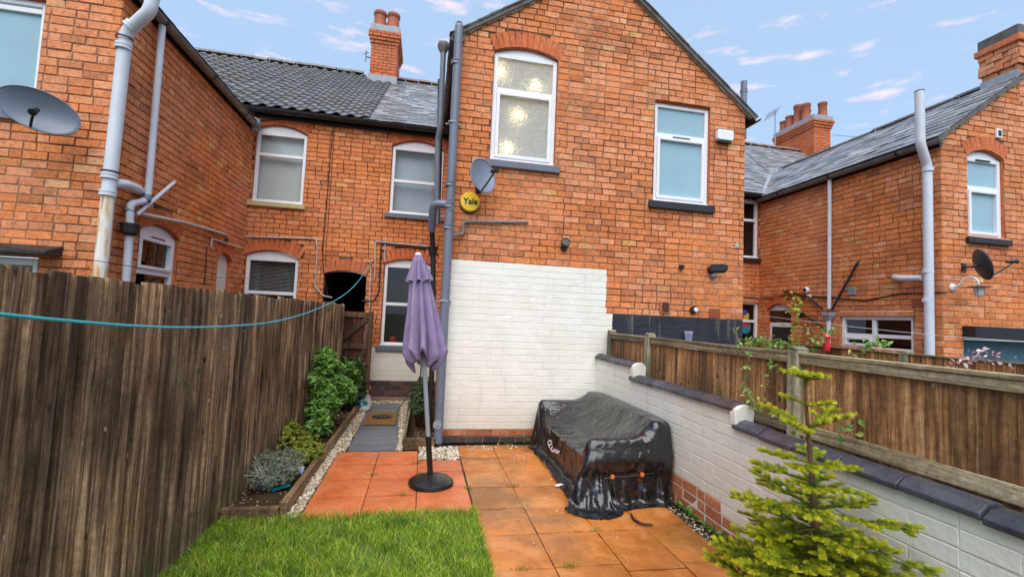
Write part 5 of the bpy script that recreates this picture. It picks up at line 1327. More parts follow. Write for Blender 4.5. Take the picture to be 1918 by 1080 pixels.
# ------------------------------------------------------------------ black cover draped over a garden bench (relaxed as cloth)
def drape():
    x0, x1, y0, y1 = 1.47, 2.16, 3.78, 5.50
    H = .70; boxes = [((x0+.02, y0+.06, 0), (x1, y1-.04, .33)),            # seat
                      ((x1-.10, y0+.02, 0), (x1, y1-.02, H-.03)),            # back
                      ((x0-.02, y0, 0), (x1-.02, y0+.09, .53)), ((x0-.02, y1-.09, 0), (x1-.02, y1, .56))]
    boxes = [(np.array(a), np.array(b)) for a, b in boxes]
    nx, ny = 66, 96; mx0, mx1, my0, my1 = x0-.385, XW-.014, y0-.53, YG-.016
    gx, gy = np.meshgrid(np.linspace(mx0, mx1, nx), np.linspace(my0, my1, ny), indexing='ij')
    P = np.stack([gx, gy, np.full_like(gx, .80)], -1); r = np.random.default_rng(4); P += r.normal(0, .003, P.shape)
    # behind the back the cover simply hangs between bench and wall
    Vv = np.zeros_like(P); h = np.array([(mx1-mx0)/(nx-1), (my1-my0)/(ny-1)])
    cons = []
    def con(sl1, sl2, L, k): cons.append((sl1, sl2, L, k))
    for par_ in (0, 1):
        con((slice(par_, nx-1, 2), slice(None)), (slice(par_+1, nx, 2), slice(None)), h[0], 1.0)
        con((slice(None), slice(par_, ny-1, 2)), (slice(None), slice(par_+1, ny, 2)), h[1], 1.0)
    dg = math.hypot(*h)
    fld = r.normal(0, 1, (nx, ny))
    for _ in range(3): fld = (fld+np.roll(fld, 1, 0)+np.roll(fld, -1, 0)+np.roll(fld, 1, 1)+np.roll(fld, -1, 1))/5
    fld = 1.015+fld*.16
    for p1 in (0, 1):
        con((slice(p1, nx-1, 2), slice(0, ny-1)), (slice(p1+1, nx, 2), slice(1, ny)), dg, .5)
        con((slice(p1, nx-1, 2), slice(1, ny)), (slice(p1+1, nx, 2), slice(0, ny-1)), dg, .5)
    for p4 in range(4):
        a = slice(p4, nx-2, 4); con((a, slice(None)), (slice(p4+2, nx, 4), slice(None)), 2*h[0], .05)
        con((slice(None), slice(p4, ny-2, 4)), (slice(None), slice(p4+2, ny, 4)), 2*h[1], .05)
    dt = 1/60; mg = .012; rad = .03
    ties = None
    for step in range(330):
        Vv[..., 2] -= 9.8*dt*.6; Vv *= .965; Q = P+Vv*dt
        for it in range(9):
            for s1, s2, L, k in cons:
                A_ = Q[s1]; B_ = Q[s2]; n_ = min(A_.shape[0], B_.shape[0]); A_ = A_[:n_]; B_ = B_[:n_]
                m_ = min(A_.shape[1], B_.shape[1]); A_ = A_[:, :m_]; B_ = B_[:, :m_]
                d = B_-A_; l = np.linalg.norm(d, axis=-1, keepdims=True)+1e-9
                c = d*(.5*k*(l-L*fld[s1][:n_, :m_, None])/l); A_ += c; B_ -= c
            for lo, hi in boxes:
                a = lo-mg; b = hi+mg
                ins = np.all((Q > a) & (Q < b), -1)
                if ins.any():
                    q = Q[ins]; dd = np.stack([q[:, 0]-a[0], b[0]-q[:, 0], q[:, 1]-a[1], b[1]-q[:, 1], b[2]-q[:, 2]], -1)
                    i = dd.argmin(-1); j = np.arange(len(q))
                    q[i == 0, 0] = a[0]; q[i == 1, 0] = b[0]; q[i == 2, 1] = a[1]; q[i == 3, 1] = b[1]; q[i == 4, 2] = b[2]
                    Q[ins] = q
            Q[..., 0] = np.minimum(Q[..., 0], XW-.012); Q[..., 1] = np.minimum(Q[..., 1], YG-.012); Q[..., 2] = np.maximum(Q[..., 2], .010)
            Q[-1, :, 0] = np.maximum(Q[-1, :, 0], XW-.03); Q[-1, 32:, 2] = np.maximum(Q[-1, 32:, 2], .35)
            if ties is not None:
                for (i, j), tg in ties: Q[i, j] += (tg-Q[i, j])*.5
        low = Q[..., 2] < .014
        for lo, hi in boxes: low |= np.all((Q > lo-mg-.004) & (Q < hi+mg+.004), -1)
        Nv = (Q-P)/dt; Nv[low] *= .25; Vv = np.clip(Nv, -2.2, 2.2); P = Q
        if step == 150:
            ties = []
            for tx_, tz_ in ((1.66, .235), (1.93, .25)):
                d = np.linalg.norm(P-np.array([tx_, y0-.05, tz_]), axis=-1); i, j = np.unravel_index(d.argmin(), d.shape)
                for di in (-2, -1, 0, 1, 2): ties.append(((i+di, j), np.array([tx_+di*.004, y0-.022-.004*(2-abs(di)), tz_])))
    # pleats in the hanging skirts and the bulge above the strap
    X_, Y_, Z_ = P[..., 0], P[..., 1], P[..., 2]
    near = np.clip((y0+.01-Y_)/.03, 0, 1); front = np.clip((x0-.01-X_)/.03, 0, 1)*(1-near)
    low_ = np.clip((.46-Z_)/.40, 0, 1)*np.clip((Z_-.008)/.03, 0, 1)
    f1 = np.sin(X_*33+1.3*np.sin(X_*9))+.5*np.sin(X_*71+Z_*6); f2 = np.sin(Y_*24+1.7*np.sin(Y_*6.3))+.5*np.sin(Y_*51-Z_*7)
    waist = np.exp(-((Z_-.235)/.045)**2)
    P[..., 1] -= near*(low_*.020*f1*(1-waist)+.045*np.exp(-((Z_-.38)/.10)**2)-.012*waist+.03*np.clip((.16-Z_)/.16, 0, 1))
    P[..., 0] -= front*low_*.020*f2
    return P, ties, (nx, ny)
PC, ties, (nx, ny) = drape()
m = mat('black_polythene', (.009, .009, .011), .22, spec=.8); t = NT(m)
t.rough(t.ramp(t.noise(2.5, 4), [(.35, .09), (.65, .34)])); warp = t.n('ShaderNodeVectorMath', operation='ADD'); nn = t.n('ShaderNodeTexNoise'); nn.inputs['Scale'].default_value = 5; t.l(t.pos(), nn.inputs['Vector'])
sc_ = t.n('ShaderNodeVectorMath', operation='SCALE'); t.l(nn.outputs['Color'], sc_.inputs[0]); sc_.inputs['Scale'].default_value = .35; t.l(t.pos(), warp.inputs[0]); t.l(sc_.outputs[0], warp.inputs[1])
cr = t.math('ADD', t.math('MULTIPLY', t.voro(5.0, warp.outputs[0]), 1.6), t.math('MULTIPLY', t.voro(14, warp.outputs[0]), .4))
t.bump(t.math('ADD', cr, t.math('MULTIPLY', t.noise(60, 3), .05)), .42, .03); M['polythene'] = m
bc = thing('bench_cover', 'glossy black plastic cover draped over a bench by the white wall', 'bench cover', (1.85, 4.6, 0))
cdist = lambda i, j: max(0, 1-i/21)**2+max(0, 1-j/24)**2
F_ = [(i*ny+j, (i+1)*ny+j, (i+1)*ny+j+1, i*ny+j+1) for i in range(nx-1) for j in range(ny-1) if cdist(i+.5, j+.5) < 1.02]
cv = MB().add(PC.reshape(-1, 3).tolist(), F_).build('cover', 'polythene', bc, True)
sb = cv.modifiers.new('smooth', 'SUBSURF'); sb.levels = 1; sb.render_levels = 1
M['orange_tag'] = simple('orange_plastic', (.75, .16, .05), .4, .05, 9)
for k in (2, 7):
    (i, j), tg = ties[k]; p = PC[i, j]
    MB().box(Frame(p, (1, 0, 0), (0, -1, 0)), -.017, .017, -.017, .017, -.004, .014).build('strap_button', 'orange_tag', bc, bevel=.005)
a, b = PC[ties[2][0]], PC[ties[7][0]]
MB().tube([Vector(a)+Vector((-.10, -.004, -.02)), Vector(a)+Vector((0, -.008, 0)), Vector(a)*.5+Vector(b)*.5+Vector((0, -.010, -.006)), Vector(b)+Vector((0, -.008, 0)), Vector(b)+Vector((.11, .0, .01))], .006, 6).build('strap', 'black', bc)
# white hand-painted scrawl on the front of the cover
from mathutils.bvhtree import BVHTree
bv = BVHTree.FromPolygons([Vector(p) for p in PC.reshape(-1, 3)], F_)
strokes = [[(1031, 838), (1026, 829), (1030, 824), (1035, 826), (1034, 831), (1028, 833)], [(1030, 832), (1035, 838), (1033, 841), (1027, 838)], [(1036, 835), (1033, 842), (1037, 845), (1041, 839), (1039, 846)],
           [(1041, 846), (1044, 840), (1042, 847)], [(1043, 847), (1046, 842), (1045, 849), (1049, 844)], [(1049, 844), (1044, 852)], [(1026, 837), (1031, 836)]]
q = MB()
for s in strokes:
    pts3 = []
    P2 = bend([Vector((a, b, 0)) for a, b in s], 3, 4)
    for v in P2:
        d = Vector(ray(v.x, v.y)).normalized(); hit, nn, _, _ = bv.ray_cast(Vector(CAM), d)
        if hit: pts3.append((hit, nn if nn.dot(d) < 0 else -nn))
    for (p0, n0), (p1, n1) in zip(pts3[:-1], pts3[1:]):
        t_ = (p1-p0)
        if t_.length < 1e-5 or t_.length > .08: continue
        s_ = t_.normalized().cross(n0)*.0105; e_ = t_.normalized()*.003
        q.quad(p0-s_-e_+n0*.006, p1-s_+e_+n1*.006, p1+s_+e_+n1*.006, p0+s_-e_+n0*.006)
if q.f: q.build('white_lettering', 'upvc', bc)
tag(MB().tube(bend([atv(1182, 962, 'Z', .02), atv(1186, 972, 'Z', .012), atv(1200, 980, 'Z', .012), atv(1222, 982, 'Z', .012)], .05), .008, 8).build('strap_end', 'black', None, 40), 'short black strap lying on the paving below the bench cover', 'strap')

# ------------------------------------------------------------------ satellite dishes
def dish(label, c, n, w, h, depth, mt, wallp, arm_dir, lnb_d, rimmt=None, roll=0.0):
    c, n = Vector(c), Vector(n).normalized(); x = Z3.cross(n).normalized(); y = n.cross(x)
    x, y = x*math.cos(roll)+y*math.sin(roll), -x*math.sin(roll)+y*math.cos(roll)
    root = thing('satellite_dish', label, 'satellite dish', c, 'satellite dishes')
    mb = MB(); rings = 10; seg = 40; vsx = [c-n*depth]; 
    for i in range(1, rings+1):
        t_ = i/rings
        for k in range(seg): a = 2*math.pi*k/seg; vsx.append(c+x*math.cos(a)*w*t_+y*math.sin(a)*h*t_-n*depth*(1-t_*t_))
    fs = [(0, 1+k, 1+(k+1) % seg) for k in range(seg)]+[(1+(i-1)*seg+k, 1+(i-1)*seg+(k+1) % seg, 1+i*seg+(k+1) % seg, 1+i*seg+k)[::-1] for i in range(1, rings) for k in range(seg)]
    o = mb.add(vsx, fs).build('reflector', mt, root, True); s_ = o.modifiers.new('t', 'SOLIDIFY'); s_.thickness = .008
    rim = [c+x*math.cos(a)*w+y*math.sin(a)*h for a in np.linspace(0, 2*math.pi, 41)]
    MB().tube(rim, .006, 6, cap=False).build('rim', rimmt or mt, root, True)
    foot = c-y*h*.92-n*.01; lp = c+n*lnb_d-y*h*.35
    MB().tube([foot, foot*.5+lp*.5-y*.01, lp], .010, 8).build('lnb_arm', 'black', root)
    d = (lp-c).normalized(); b_ = MB().lathe([(.018, -.06), (.022, -.03), (.022, .03), (.03, .04), (.03, .055), (.012, .06)], lp+y*.02, d, 12).build('lnb', 'black', root, 40)
    wp = Vector(wallp); back = c-n*depth*1.0
    MB().tube(bend([back, back-n*.07, wp+(back-wp)*.35, wp], .05), .016, 10).build('bracket', 'black', root, 40)
    wn_ = Vector(arm_dir).normalized(); fr = Frame(wp, Z3.cross(wn_), wn_)
    MB().box(fr, -.035, .035, -.06, .06, -.002, .012).build('wall_plate', 'black', root, bevel=.003)
    return root
cc = atv(905, 329, 'Y', YG-.30)
dish('grey satellite dish above the round yellow alarm', cc, (.48, -.80, .28), .185, .235, .05, 'dish', (cc.x-.02, YG-.002, cc.z-.08), (0, -1, 0), .22, roll=-.25)
cc = atv(73, 207, 'Y', YL-.36)
dish('large grey satellite dish on the left house front', cc, (.42, -.78, -.02), .272, .172, .06, 'dish', (at(150, 247, 'Y', YL)[0]-.10, YL-.002, at(150, 240, 'Y', YL)[2]), (0, -1, 0), .10, roll=-.27)
cc = atv(1841, 495, 'Y', YR-.42)
dish('small charcoal satellite dish on a long arm on the right house', cc, (.80, -.40, .28), .155, .20, .04, 'dish_dark', (at(1802, 499, 'Y', YR)[0]+.02, YR-.002, cc.z+.02), (0, -1, 0), .30, roll=.1)

# ------------------------------------------------------------------ alarms, lamps, cameras
yc = atv(880, 379, 'Y', YG-.03)
al = thing('alarm_bell_box', 'round yellow alarm box lettered Yale on the gable wall', 'alarm box', yc)
MB().lathe([(.118, -.028), (.122, -.01), (.122, .03), (.112, .045), (.0, .052)], yc, (0, -1, 0), 40).build('alarm_body', 'yellow', al, 35)
MB().lathe([(.10, -.03), (.125, -.03), (.125, -.012), (.10, -.012)], yc+Vector((0, 0, -.012)), (0, -1, 0), 40).build('backplate', 'black', al, 35)
cu = bpy.data.curves.new('lettering', 'FONT'); cu.body = 'Yale'; cu.size = .105; cu.align_x = 'CENTER'; cu.align_y = 'CENTER'; cu.offset = .0022; cu.extrude = .001
to = bpy.data.objects.new('tmp', cu); col.objects.link(to); bpy.context.view_layer.update()
me = bpy.data.meshes.new_from_object(to.evaluated_get(bpy.context.evaluated_depsgraph_get())); bpy.data.objects.remove(to)
me.materials.clear(); me.materials.append(M['black']); o = link('lettering', me, al)
o.matrix_basis = Matrix.Translation(yc+Vector((.004, -.0535, .0))) @ Matrix.Rotation(math.pi/2, 4, 'X')
bx_ = FG.uv(at(1354, 256, 'Y', YG)); wb = thing('alarm_bell_box', 'white alarm box near the right edge of the gable', 'alarm box', FG(bx_[0], bx_[1], 0))
q = MB().poly_prism(FG, [(bx_[0]-.125, bx_[1]-.055), (bx_[0]-.10, bx_[1]-.075), (bx_[0]+.10, bx_[1]-.075), (bx_[0]+.125, bx_[1]-.055), (bx_[0]+.125, bx_[1]+.06), (bx_[0]+.11, bx_[1]+.075), (bx_[0]-.11, bx_[1]+.075), (bx_[0]-.125, bx_[1]+.06)], .0, .07).build('alarm_body', 'upvc', wb, bevel=.012)
MB().box(FG, bx_[0]-.118, bx_[0]+.118, bx_[1]+.0755, bx_[1]+.085, .002, .066).build('alarm_lid', 'dish', wb); MB().box(FG, bx_[0]-.10, bx_[0]+.10, bx_[1]-.11, bx_[1]-.076, .0, .06).build('alarm_foot', 'black', wb, bevel=.01)
# floodlights
p = FG(*FG.uv(at(1056, 460, 'Y', YG)))
fl = thing('floodlight', 'small round black floodlight above the white paint', 'wall lamp', p)
MB().lathe([(.045, 0), (.045, .03), (.03, .05)], p+Vector((0, 0, -.03)), (0, -1, 0), 18).build('lamp_base', 'black', fl, 40)
MB().lathe([(.03, -.05), (.06, -.02), (.062, .02), (.055, .02), (.05, .012), (.0, .012)], p+Vector((0, -.075, .03)), Vector((0, -1, .55)), 24).build('lamp_head', 'black', fl, 40)
p = FG(*FG.uv(at(1330, 505, 'Y', YG)))
fl = thing('floodlight', 'black angled floodlight with motion sensor on the right of the gable', 'wall lamp', p)
MB().lathe([(.045, 0), (.05, .02), (.035, .06)], p, (0, -1, 0), 18).build('lamp_base', 'black', fl, 40)
fr = Frame(p+Vector((.02, -.09, .01)), Vector((1, -.3, .05)), Vector((.1, -.5, .8)))
MB().poly_prism(fr, [(-.06, -.05), (.12, -.05), (.16, -.02), (.16, .03), (.10, .05), (-.06, .05)], -.02, .02).build('lamp_head', 'black', fl, bevel=.008)
MB().lathe([(.02, -.05), (.04, -.035), (.042, 0), (.03, .02), (.0, .03)], p+Vector((.03, -.05, -.09)), (.1, -.8, -.4), 16).build('motion_sensor', 'dish', fl, 40)
p = FG.uv(at(1275, 500, 'Y', YG)); tag(MB().box(FG, p[0]-.028, p[0]+.028, p[1]-.028, p[1]+.028, 0, .05).lathe([(.016, 0), (.016, .01), (.0, .01)], FG(p[0], p[1], .05), (0, -1, 0), 14).build('security_camera', 'black', bevel=.006), 'tiny black cube camera between two lamps on the gable', 'camera')
p = FG(*FG.uv(at(1298, 580, 'Y', YG))); lp_ = thing('wall_lamp', 'round black lamp with white lens at the top edge of black paint', 'wall lamp', p)
MB().lathe([(.05, 0), (.055, .03), (.05, .05), (.03, .055)], p, (0, -1, 0), 24).build('lamp_body', 'black', lp_, 40); MB().lathe([(.032, 0), (.03, .012), (.0, .02)], p+Vector((.008, -.054, 0)), (.1, -1, 0), 20).build('lens', 'upvc', lp_, 40)
# towel on the black wall
tw = FG.uv(at(1286, 632, 'Y', YG)); q = MB(); vsx = []; 
for j in range(9):
    for i in range(7):
        u = tw[0]-.06+.12*i/6*(1-.08*j/8)+.01*j/8; v = tw[1]+.09-.32*j/8; d = .035+.02*math.sin(i*1.5+j*.4)+.03*(1-j/8)**2*math.sin(i/6*3.1)
        vsx.append(FG(u, v, d))
M['towel'] = simple('grey_lilac_cloth', (.22, .22, .33), .9, .1, 20, bump=.3, bscale=200)
o = tag(q.add(vsx, [(j*7+i, j*7+i+1, (j+1)*7+i+1, (j+1)*7+i) for j in range(8) for i in range(6)]).build('cloth', 'towel', None, True), 'grey lilac cloth hung on the black painted wall', 'cloth'); s_ = o.modifiers.new('t', 'SOLIDIFY'); s_.thickness = .006
# rusty star ornament
p = FG(*FG.uv(at(1379, 460, 'Y', YG))); pts = []
for k in range(10): a = math.pi/2+k*math.pi/5; r_ = .055 if k % 2 == 0 else .024; pts.append((r_*math.cos(a), r_*math.sin(a)))
tag(MB().poly_prism(Frame(p, (1, 0, 0), (0, -1, 0)), pts, .002, .014).build('wall_star', 'pipe_old', bevel=.003), 'weathered buff star ornament near the gable right edge', 'ornament')
# lantern on the right house
p = Vector((at(1783, 538, 'Y', YR)[0], YR, at(1783, 538, 'Y', YR)[2]))
ln = thing('wall_lantern', 'swan neck white lantern with flat shade on the right house', 'wall lamp', p)
MB().lathe([(.05, 0), (.05, .015), (.03, .03)], p, (0, -1, 0), 20).build('backplate', 'upvc', ln, 40)
nk = [p+Vector((.0, -.03, 0)), p+Vector((.01, -.08, .02)), p+Vector((.02, -.12, .10)), p+Vector((.04, -.2, .14)), p+Vector((.06, -.26, .08)), p+Vector((.06, -.27, 0))]
MB().tube(bend(nk, .05), .012, 10).build('swan_neck', 'upvc', ln, True); c = nk[-1]
MB().lathe([(.0, .015), (.04, .012), (.13, -.004), (.13, -.009), (.0, -.006)], c, (0, 0, 1), 28, cap=False).build('shade', 'sill_grey', ln, 40)
MB().lathe([(.042, -.01), (.048, -.06), (.042, -.11), (.02, -.13), (.0, -.132)], c, (0, 0, 1), 16, cap=False).build('glass_jar', 'upvc2', ln, True)
q = MB()
for k in range(4): a = k*math.pi/2+.4; q.tube([c+Vector((math.cos(a)*.05, math.sin(a)*.05, -.01)), c+Vector((math.cos(a)*.055, math.sin(a)*.055, -.07)), c+Vector((math.cos(a)*.03, math.sin(a)*.03, -.135))], .004, 5)
q.build('cage', 'lead', ln)
# far side bits on the right house: camera, bell, lamp
p = atv(1459, 587+3, 'X', XR-.02); p = atv(1512, 543, 'X', XR)
sq = thing('door_camera', 'oval white and dark camera above a white box on the right house', 'camera', p)
MB().lathe([(.055, 0), (.055, .04), (.045, .055), (.0, .058)], p, (-1, 0, 0), 22).build('camera_body', 'upvc', sq, 40); MB().lathe([(.035, 0), (.03, .012), (.0, .014)], p+Vector((-.058, 0, 0)), (-1, 0, 0), 18).build('lens', 'dark', sq, 40)
p2 = FRS.uv(at(1517, 556, 'X', XR)); MB().box(FRS, p2[0]-.045, p2[0]+.045, p2[1]-.035, p2[1]+.035, 0, .04).build('junction_box', 'upvc', sq, bevel=.006)
p = atv(1506, 589, 'X', XR-.02)
l2 = thing('floodlight', 'black spotlight above the brass bell on the right house', 'wall lamp', p)
MB().lathe([(.03, 0), (.03, .05), (.05, .07), (.05, .14), (.0, .14)], p, (-.6, -.3, -.1), 16).build('lamp_head', 'black', l2, 40)
pipe(l2, [p, p+Vector((0, -.25, -.12)), p+Vector((0, -.45, -.25))], .008, 'black', 'lamp_cable', seg=6)
p = atv(1513, 617, 'X', XR-.10)
bl_ = thing('bell', 'small brass bell hanging on the right house wall', 'bell', p)
MB().lathe([(.085, -.09), (.075, -.075), (.058, -.04), (.05, .0), (.035, .04), (.012, .055), (.0, .058)], p, (0, 0, 1), 24).build('bell_body', 'bellmetal', bl_, 40)
MB().tube([p+Vector((0, 0, .055)), p+Vector((0, 0, .12)), p+Vector((.10, 0, .16))], .006, 6).build('hanger', 'black', bl_)
# coloured glass suncatchers in the far window
M['red_glass'] = mat('red_glass', (.6, .03, .04), .2); M['teal_glass'] = mat('teal_glass', (.02, .25, .33), .2); M['blue_glass'] = mat('blue_glass', (.05, .08, .35), .2); M['amber_glass'] = mat('amber_glass', (.6, .4, .05), .2)
for nm, (x, y), cols in (('suncatcher', (1397, 591), ('blue_glass', 'red_glass', 'amber_glass')), ('suncatcher', (1400, 613), ('red_glass', 'teal_glass', 'teal_glass'))):
    c = FT.uv(at(x, y, 'Y', YT)); root = thing(nm, 'round %s glass disc in the lower window right of the gable' % ('blue and amber' if y < 600 else 'red and teal'), 'ornament', FT(c[0], c[1], -.14), 'window suncatchers')
    for k in range(3):
        pts = [(c[0], c[1])]+[(c[0]+.13*math.cos(a), c[1]+.13*math.sin(a)) for a in np.linspace(k*2.09+.5, (k+1)*2.09+.5, 9)]
        MB().poly_prism(FT, pts, -.070, -.066).build('glass_piece', cols[k], root)

# ------------------------------------------------------------------ lines and wires
M['rope'] = simple('cyan_plastic_line', (.03, .42, .52), .35, .1, 20)
def strand(name, pts, r, mt, label, cat, a, b, group=None):
    """pixels on the vertical plane through the ground points a, b"""
    a, b = np.array(a, float), np.array(b, float); nrm = np.array([b[1]-a[1], -(b[0]-a[0]), 0]); P = []
    for x, y in pts:
        d = ray(x, y); t_ = (nrm @ (np.array([*a, CAM[2]])-CAM))/(nrm @ d); P.append(Vector(CAM+d*t_))
    # smooth through the points
    out = []
    for i in range(len(P)-1):
        p0, p1, p2, p3 = P[max(i-1, 0)], P[i], P[i+1], P[min(i+2, len(P)-1)]
        for k in range(6):
            s = k/6; out.append(.5*((2*p1)+(p2-p0)*s+(2*p0-5*p1+4*p2-p3)*s*s+(3*p1-p0-3*p2+p3)*s**3))
    out.append(P[-1]); return tag(MB().tube(out, r, 8).build(name, mt, None, True), label, cat, group)
ln_ = strand('washing_line', [(-160, 571), (0, 588), (120, 600), (250, 610), (350, 613), (440, 610), (520, 601), (590, 580), (640, 555), (670, 528), (697, 490)], .0055, 'rope', 'cyan washing line sagging in front of the dark fence', 'washing line', (-1.15, 1.4), (at(697, 490, 'Y', YT)[0], YT-.02))
p = atv(697, 488, 'Y', YT); tag(MB().lathe([(.02, 0), (.02, .01), (.006, .012), (.006, .05), (.012, .055)], p, (0, -1, 0), 12).build('line_hook', 'pipe_old'), 'small metal hook holding the cyan line on the rear wall', 'hook')
strand('wire', [(-20, 458), (180, 488), (330, 510), (480, 520), (572, 497)], .0022, 'pipe_black', 'thin dark wire strung across the left house yard', 'wire', (-2.2, 3.0), (-2.0, YT), 'thin wires')
strand('wire', [(1398, 287), (1435, 318), (1452, 321)], .006, 'pipe_black', 'short dark cable dropping across the far slate roof beside the gable', 'wire', (5.0, 7.6), (7.6, 8.9), 'thin wires')
strand('wire', [(1420, 590), (1600, 612), (1760, 628), (1930, 640)], .003, 'upvc2', 'pale line running over the next garden towards the blue door', 'wire', (5.8, 9), (5.9, 3), 'thin wires')
strand('wire', [(1560, 253), (1690, 264), (1760, 270)], .006, 'pipe_black', 'thin wire from the far chimney above the slate roof', 'wire', (12.0, 12.2), (13.5, 10.0), 'thin wires')

# ------------------------------------------------------------------ doormat, bag, tripod
M['coir'] = simple('coir', (.20, .10, .022), .95, .65, 38, bump=1.0, bscale=160)
c0 = [at(x, y, 'Z', .03) for x, y in ((690, 770), (746, 770), (745, 793), (686, 793))]
xm0, xm1, ym0, ym1 = c0[0][0]+.02, c0[1][0], c0[3][1], c0[0][1]
mr = thing('doormat', 'brown coir doormat with a dark oval on the grey planks', 'doormat', ((xm0+xm1)/2, (ym0+ym1)/2, .0))
q = pillow('mat', xm1-xm0, ym1-ym0, .022, 9, 16, 12, .006, .008); V = q[1]+np.array([(xm0+xm1)/2, (ym0+ym1)/2, .032])
me = bpy.data.meshes.new('pile'); me.from_pydata(V.tolist(), [], q[2]); me.materials.append(M['coir']); link('pile', me, mr)
M['coir_dark'] = simple('dark_print', (.035, .03, .02), .95, .3, 20, bump=1.0, bscale=160)
MB().add([((xm0+xm1)/2+.14*math.cos(a), (ym0+ym1)/2+.12*math.sin(a), .043) for a in np.linspace(0, 2*math.pi, 28, endpoint=False)], [tuple(range(28))]).build('oval_print', 'coir_dark', mr)
M['bagw'] = simple('white_plastic_bag', (.72, .75, .78), .3, .06, 8); M['teal'] = simple('teal_print', (.0, .30, .36), .35, .2, 30)
bp = atv(682, 768, 'Z', .0)
bg_ = thing('plastic_bag', 'white plastic sack with teal leaf print behind the green shrub', 'sack', (bp.x, bp.y, 0))
NSb = 18; vsx = []; rb_ = random.Random(4)
for i in range(7):
    t_ = i/6; hz = .02+.27*t_; 
    for k in range(NSb):
        a = 2*math.pi*k/NSb; sq_ = 1/max(abs(math.cos(a)), abs(math.sin(a)))**.75
        wv = 1+.08*math.sin(3*a+t_*4)+.05*rb_.uniform(-1, 1)
        vsx.append((bp.x-.08+math.cos(a)*.17*sq_*wv*(1-.25*t_*t_), bp.y+math.sin(a)*.08*sq_*wv*(1-.35*t_), hz+.02*math.sin(a*2+1)*t_))
bo = MB().add(vsx, [(i*NSb+k, i*NSb+(k+1) % NSb, (i+1)*NSb+(k+1) % NSb, (i+1)*NSb+k) for i in range(6) for k in range(NSb)]+[tuple(range(6*NSb, 7*NSb)), tuple(range(NSb))[::-1]]).build('sack_body', 'bagw', bg_, 60)
bvb = BVHTree.FromPolygons([Vector(v) for v in vsx], [p.vertices[:] for p in bo.data.polygons])
for (x, y, s) in ((668, 752, 9), (678, 742, 8), (684, 755, 7), (672, 760, 7), (663, 745, 7)):
    pts3 = []
    for a in np.linspace(0, 2*math.pi, 12, endpoint=False):
        r_ = s*(.55+.45*abs(math.cos(2.5*a))); d = Vector(ray(x+r_*math.cos(a), y+r_*.8*math.sin(a))).normalized(); hit, nn, _, _ = bvb.ray_cast(Vector(CAM), d)
        if hit: pts3.append(hit-d*.004)
    if len(pts3) > 4: MB().add(pts3, [tuple(range(len(pts3)))]).build('leaf_print', 'teal', bg_)
# plant tags and small litter in the bed
p = atv(526, 912, 'Z', .06); tag(MB().box(Frame(p, Vector((.9, .5, .12)), Vector((-.1, -.2, 1)), Vector((-.4, .9, .15))), -.07, .07, -.025, .025, 0, .003).build('plant_label', 'teal', bevel=.002), 'teal plant label lying at the edge of the soil bed', 'plant label')
p = atv(562, 890, 'Z', .04); vsx = [p+Vector((random.uniform(-.03, .03), random.uniform(-.03, .03), random.uniform(0, .08))) for _ in range(22)]
M['litter'] = simple('pale_blue_plastic', (.42, .55, .68), .3, .1, 20)
import bmesh
bm = bmesh.new(); [bm.verts.new(v) for v in vsx]; bmesh.ops.convex_hull(bm, input=bm.verts); me = bpy.data.meshes.new('crumpled_wrapper'); bm.to_mesh(me); bm.free(); me.materials.append(M['litter'])
tag(link('crumpled_wrapper', me), 'crumpled pale blue wrapper beside the grey shrub', 'wrapper')
tp_ = Vector((at(788, 700, 'Y', 7.6)[0], 7.6, 0)); tr_ = thing('tripod', 'thin black tripod stand behind the parasol pole', 'tripod', tp_)
MB().tube([tp_+Vector((0, 0, .1)), tp_+Vector((0, 0, 1.15))], .011, 8).build('column', 'black', tr_)
for k in range(3):
    a = k*2.09+3.5; MB().tube([tp_+Vector((0, 0, .48)), tp_+Vector((math.cos(a)*.36, math.sin(a)*.36, .008))], .008, 6).build('leg', 'black', tr_); MB().tube([tp_+Vector((0, 0, .2)), tp_+Vector((math.cos(a)*.2, math.sin(a)*.2, .22))], .005, 6).build('brace', 'black', tr_)
MB().lathe([(.02, 0), (.03, .02), (.03, .06), (.015, .08)], tp_+Vector((0, 0, .46)), (0, 0, 1), 10).build('collar', 'black', tr_)
# red pot and plant standing inside the kitchen window
p = FT(FT.uv(at(734, 636, 'Y', YT))[0], w4.v0+.045, -.24)
kp = thing('flower_pot', 'small red pot with a plant inside the kitchen window', 'flower pot', p)
MB().lathe([(.045, 0), (.065, .09), (.068, .10), (.055, .10), (.05, .09)], p, (0, 0, 1), 18).build('pot', 'red_glass', kp, 40)
# television aerial on the far chimney
p = Vector((at(1452, 240, 'Y', 13.2)[0], 13.2, at(1452, 275, 'Y', 13.2)[2])); top = atv(1452, 207, 'Y', 13.2)
ae = thing('tv_aerial', 'tall thin television aerial beside the far chimney', 'aerial', p)
MB().tube([p+Vector((0, 0, -.4)), top], .018, 8).build('mast', 'lead', ae)
q = MB().tube([top+Vector((-.35, 0, -.28)), top+Vector((.12, 0, .02))], .012, 6)
for k in range(9): c = top+Vector((-.35+k*.055, 0, -.28+k*.035)); q.tube([c+Vector((-.04, -.16, .08)), c+Vector((.04, .16, -.08))], .006, 5)
q.build('antenna', 'lead', ae)
p = Vector((cx0-.02, 12.0, 0)); p.z = at(686, 105, 'Y', 12.0)[2]
ae2 = thing('tv_aerial', 'small dark aerial stub on the left chimney', 'aerial', p)
q = MB().tube([p+Vector((.12, 0, -.05)), p+Vector((-.10, 0, -.02))], .014, 6).tube([p+Vector((-.10, 0, -.16)), p+Vector((-.10, 0, .14))], .01, 6).tube([p+Vector((-.16, 0, .04)), p+Vector((-.04, 0, .1))], .008, 6).build('stub', 'black', ae2)

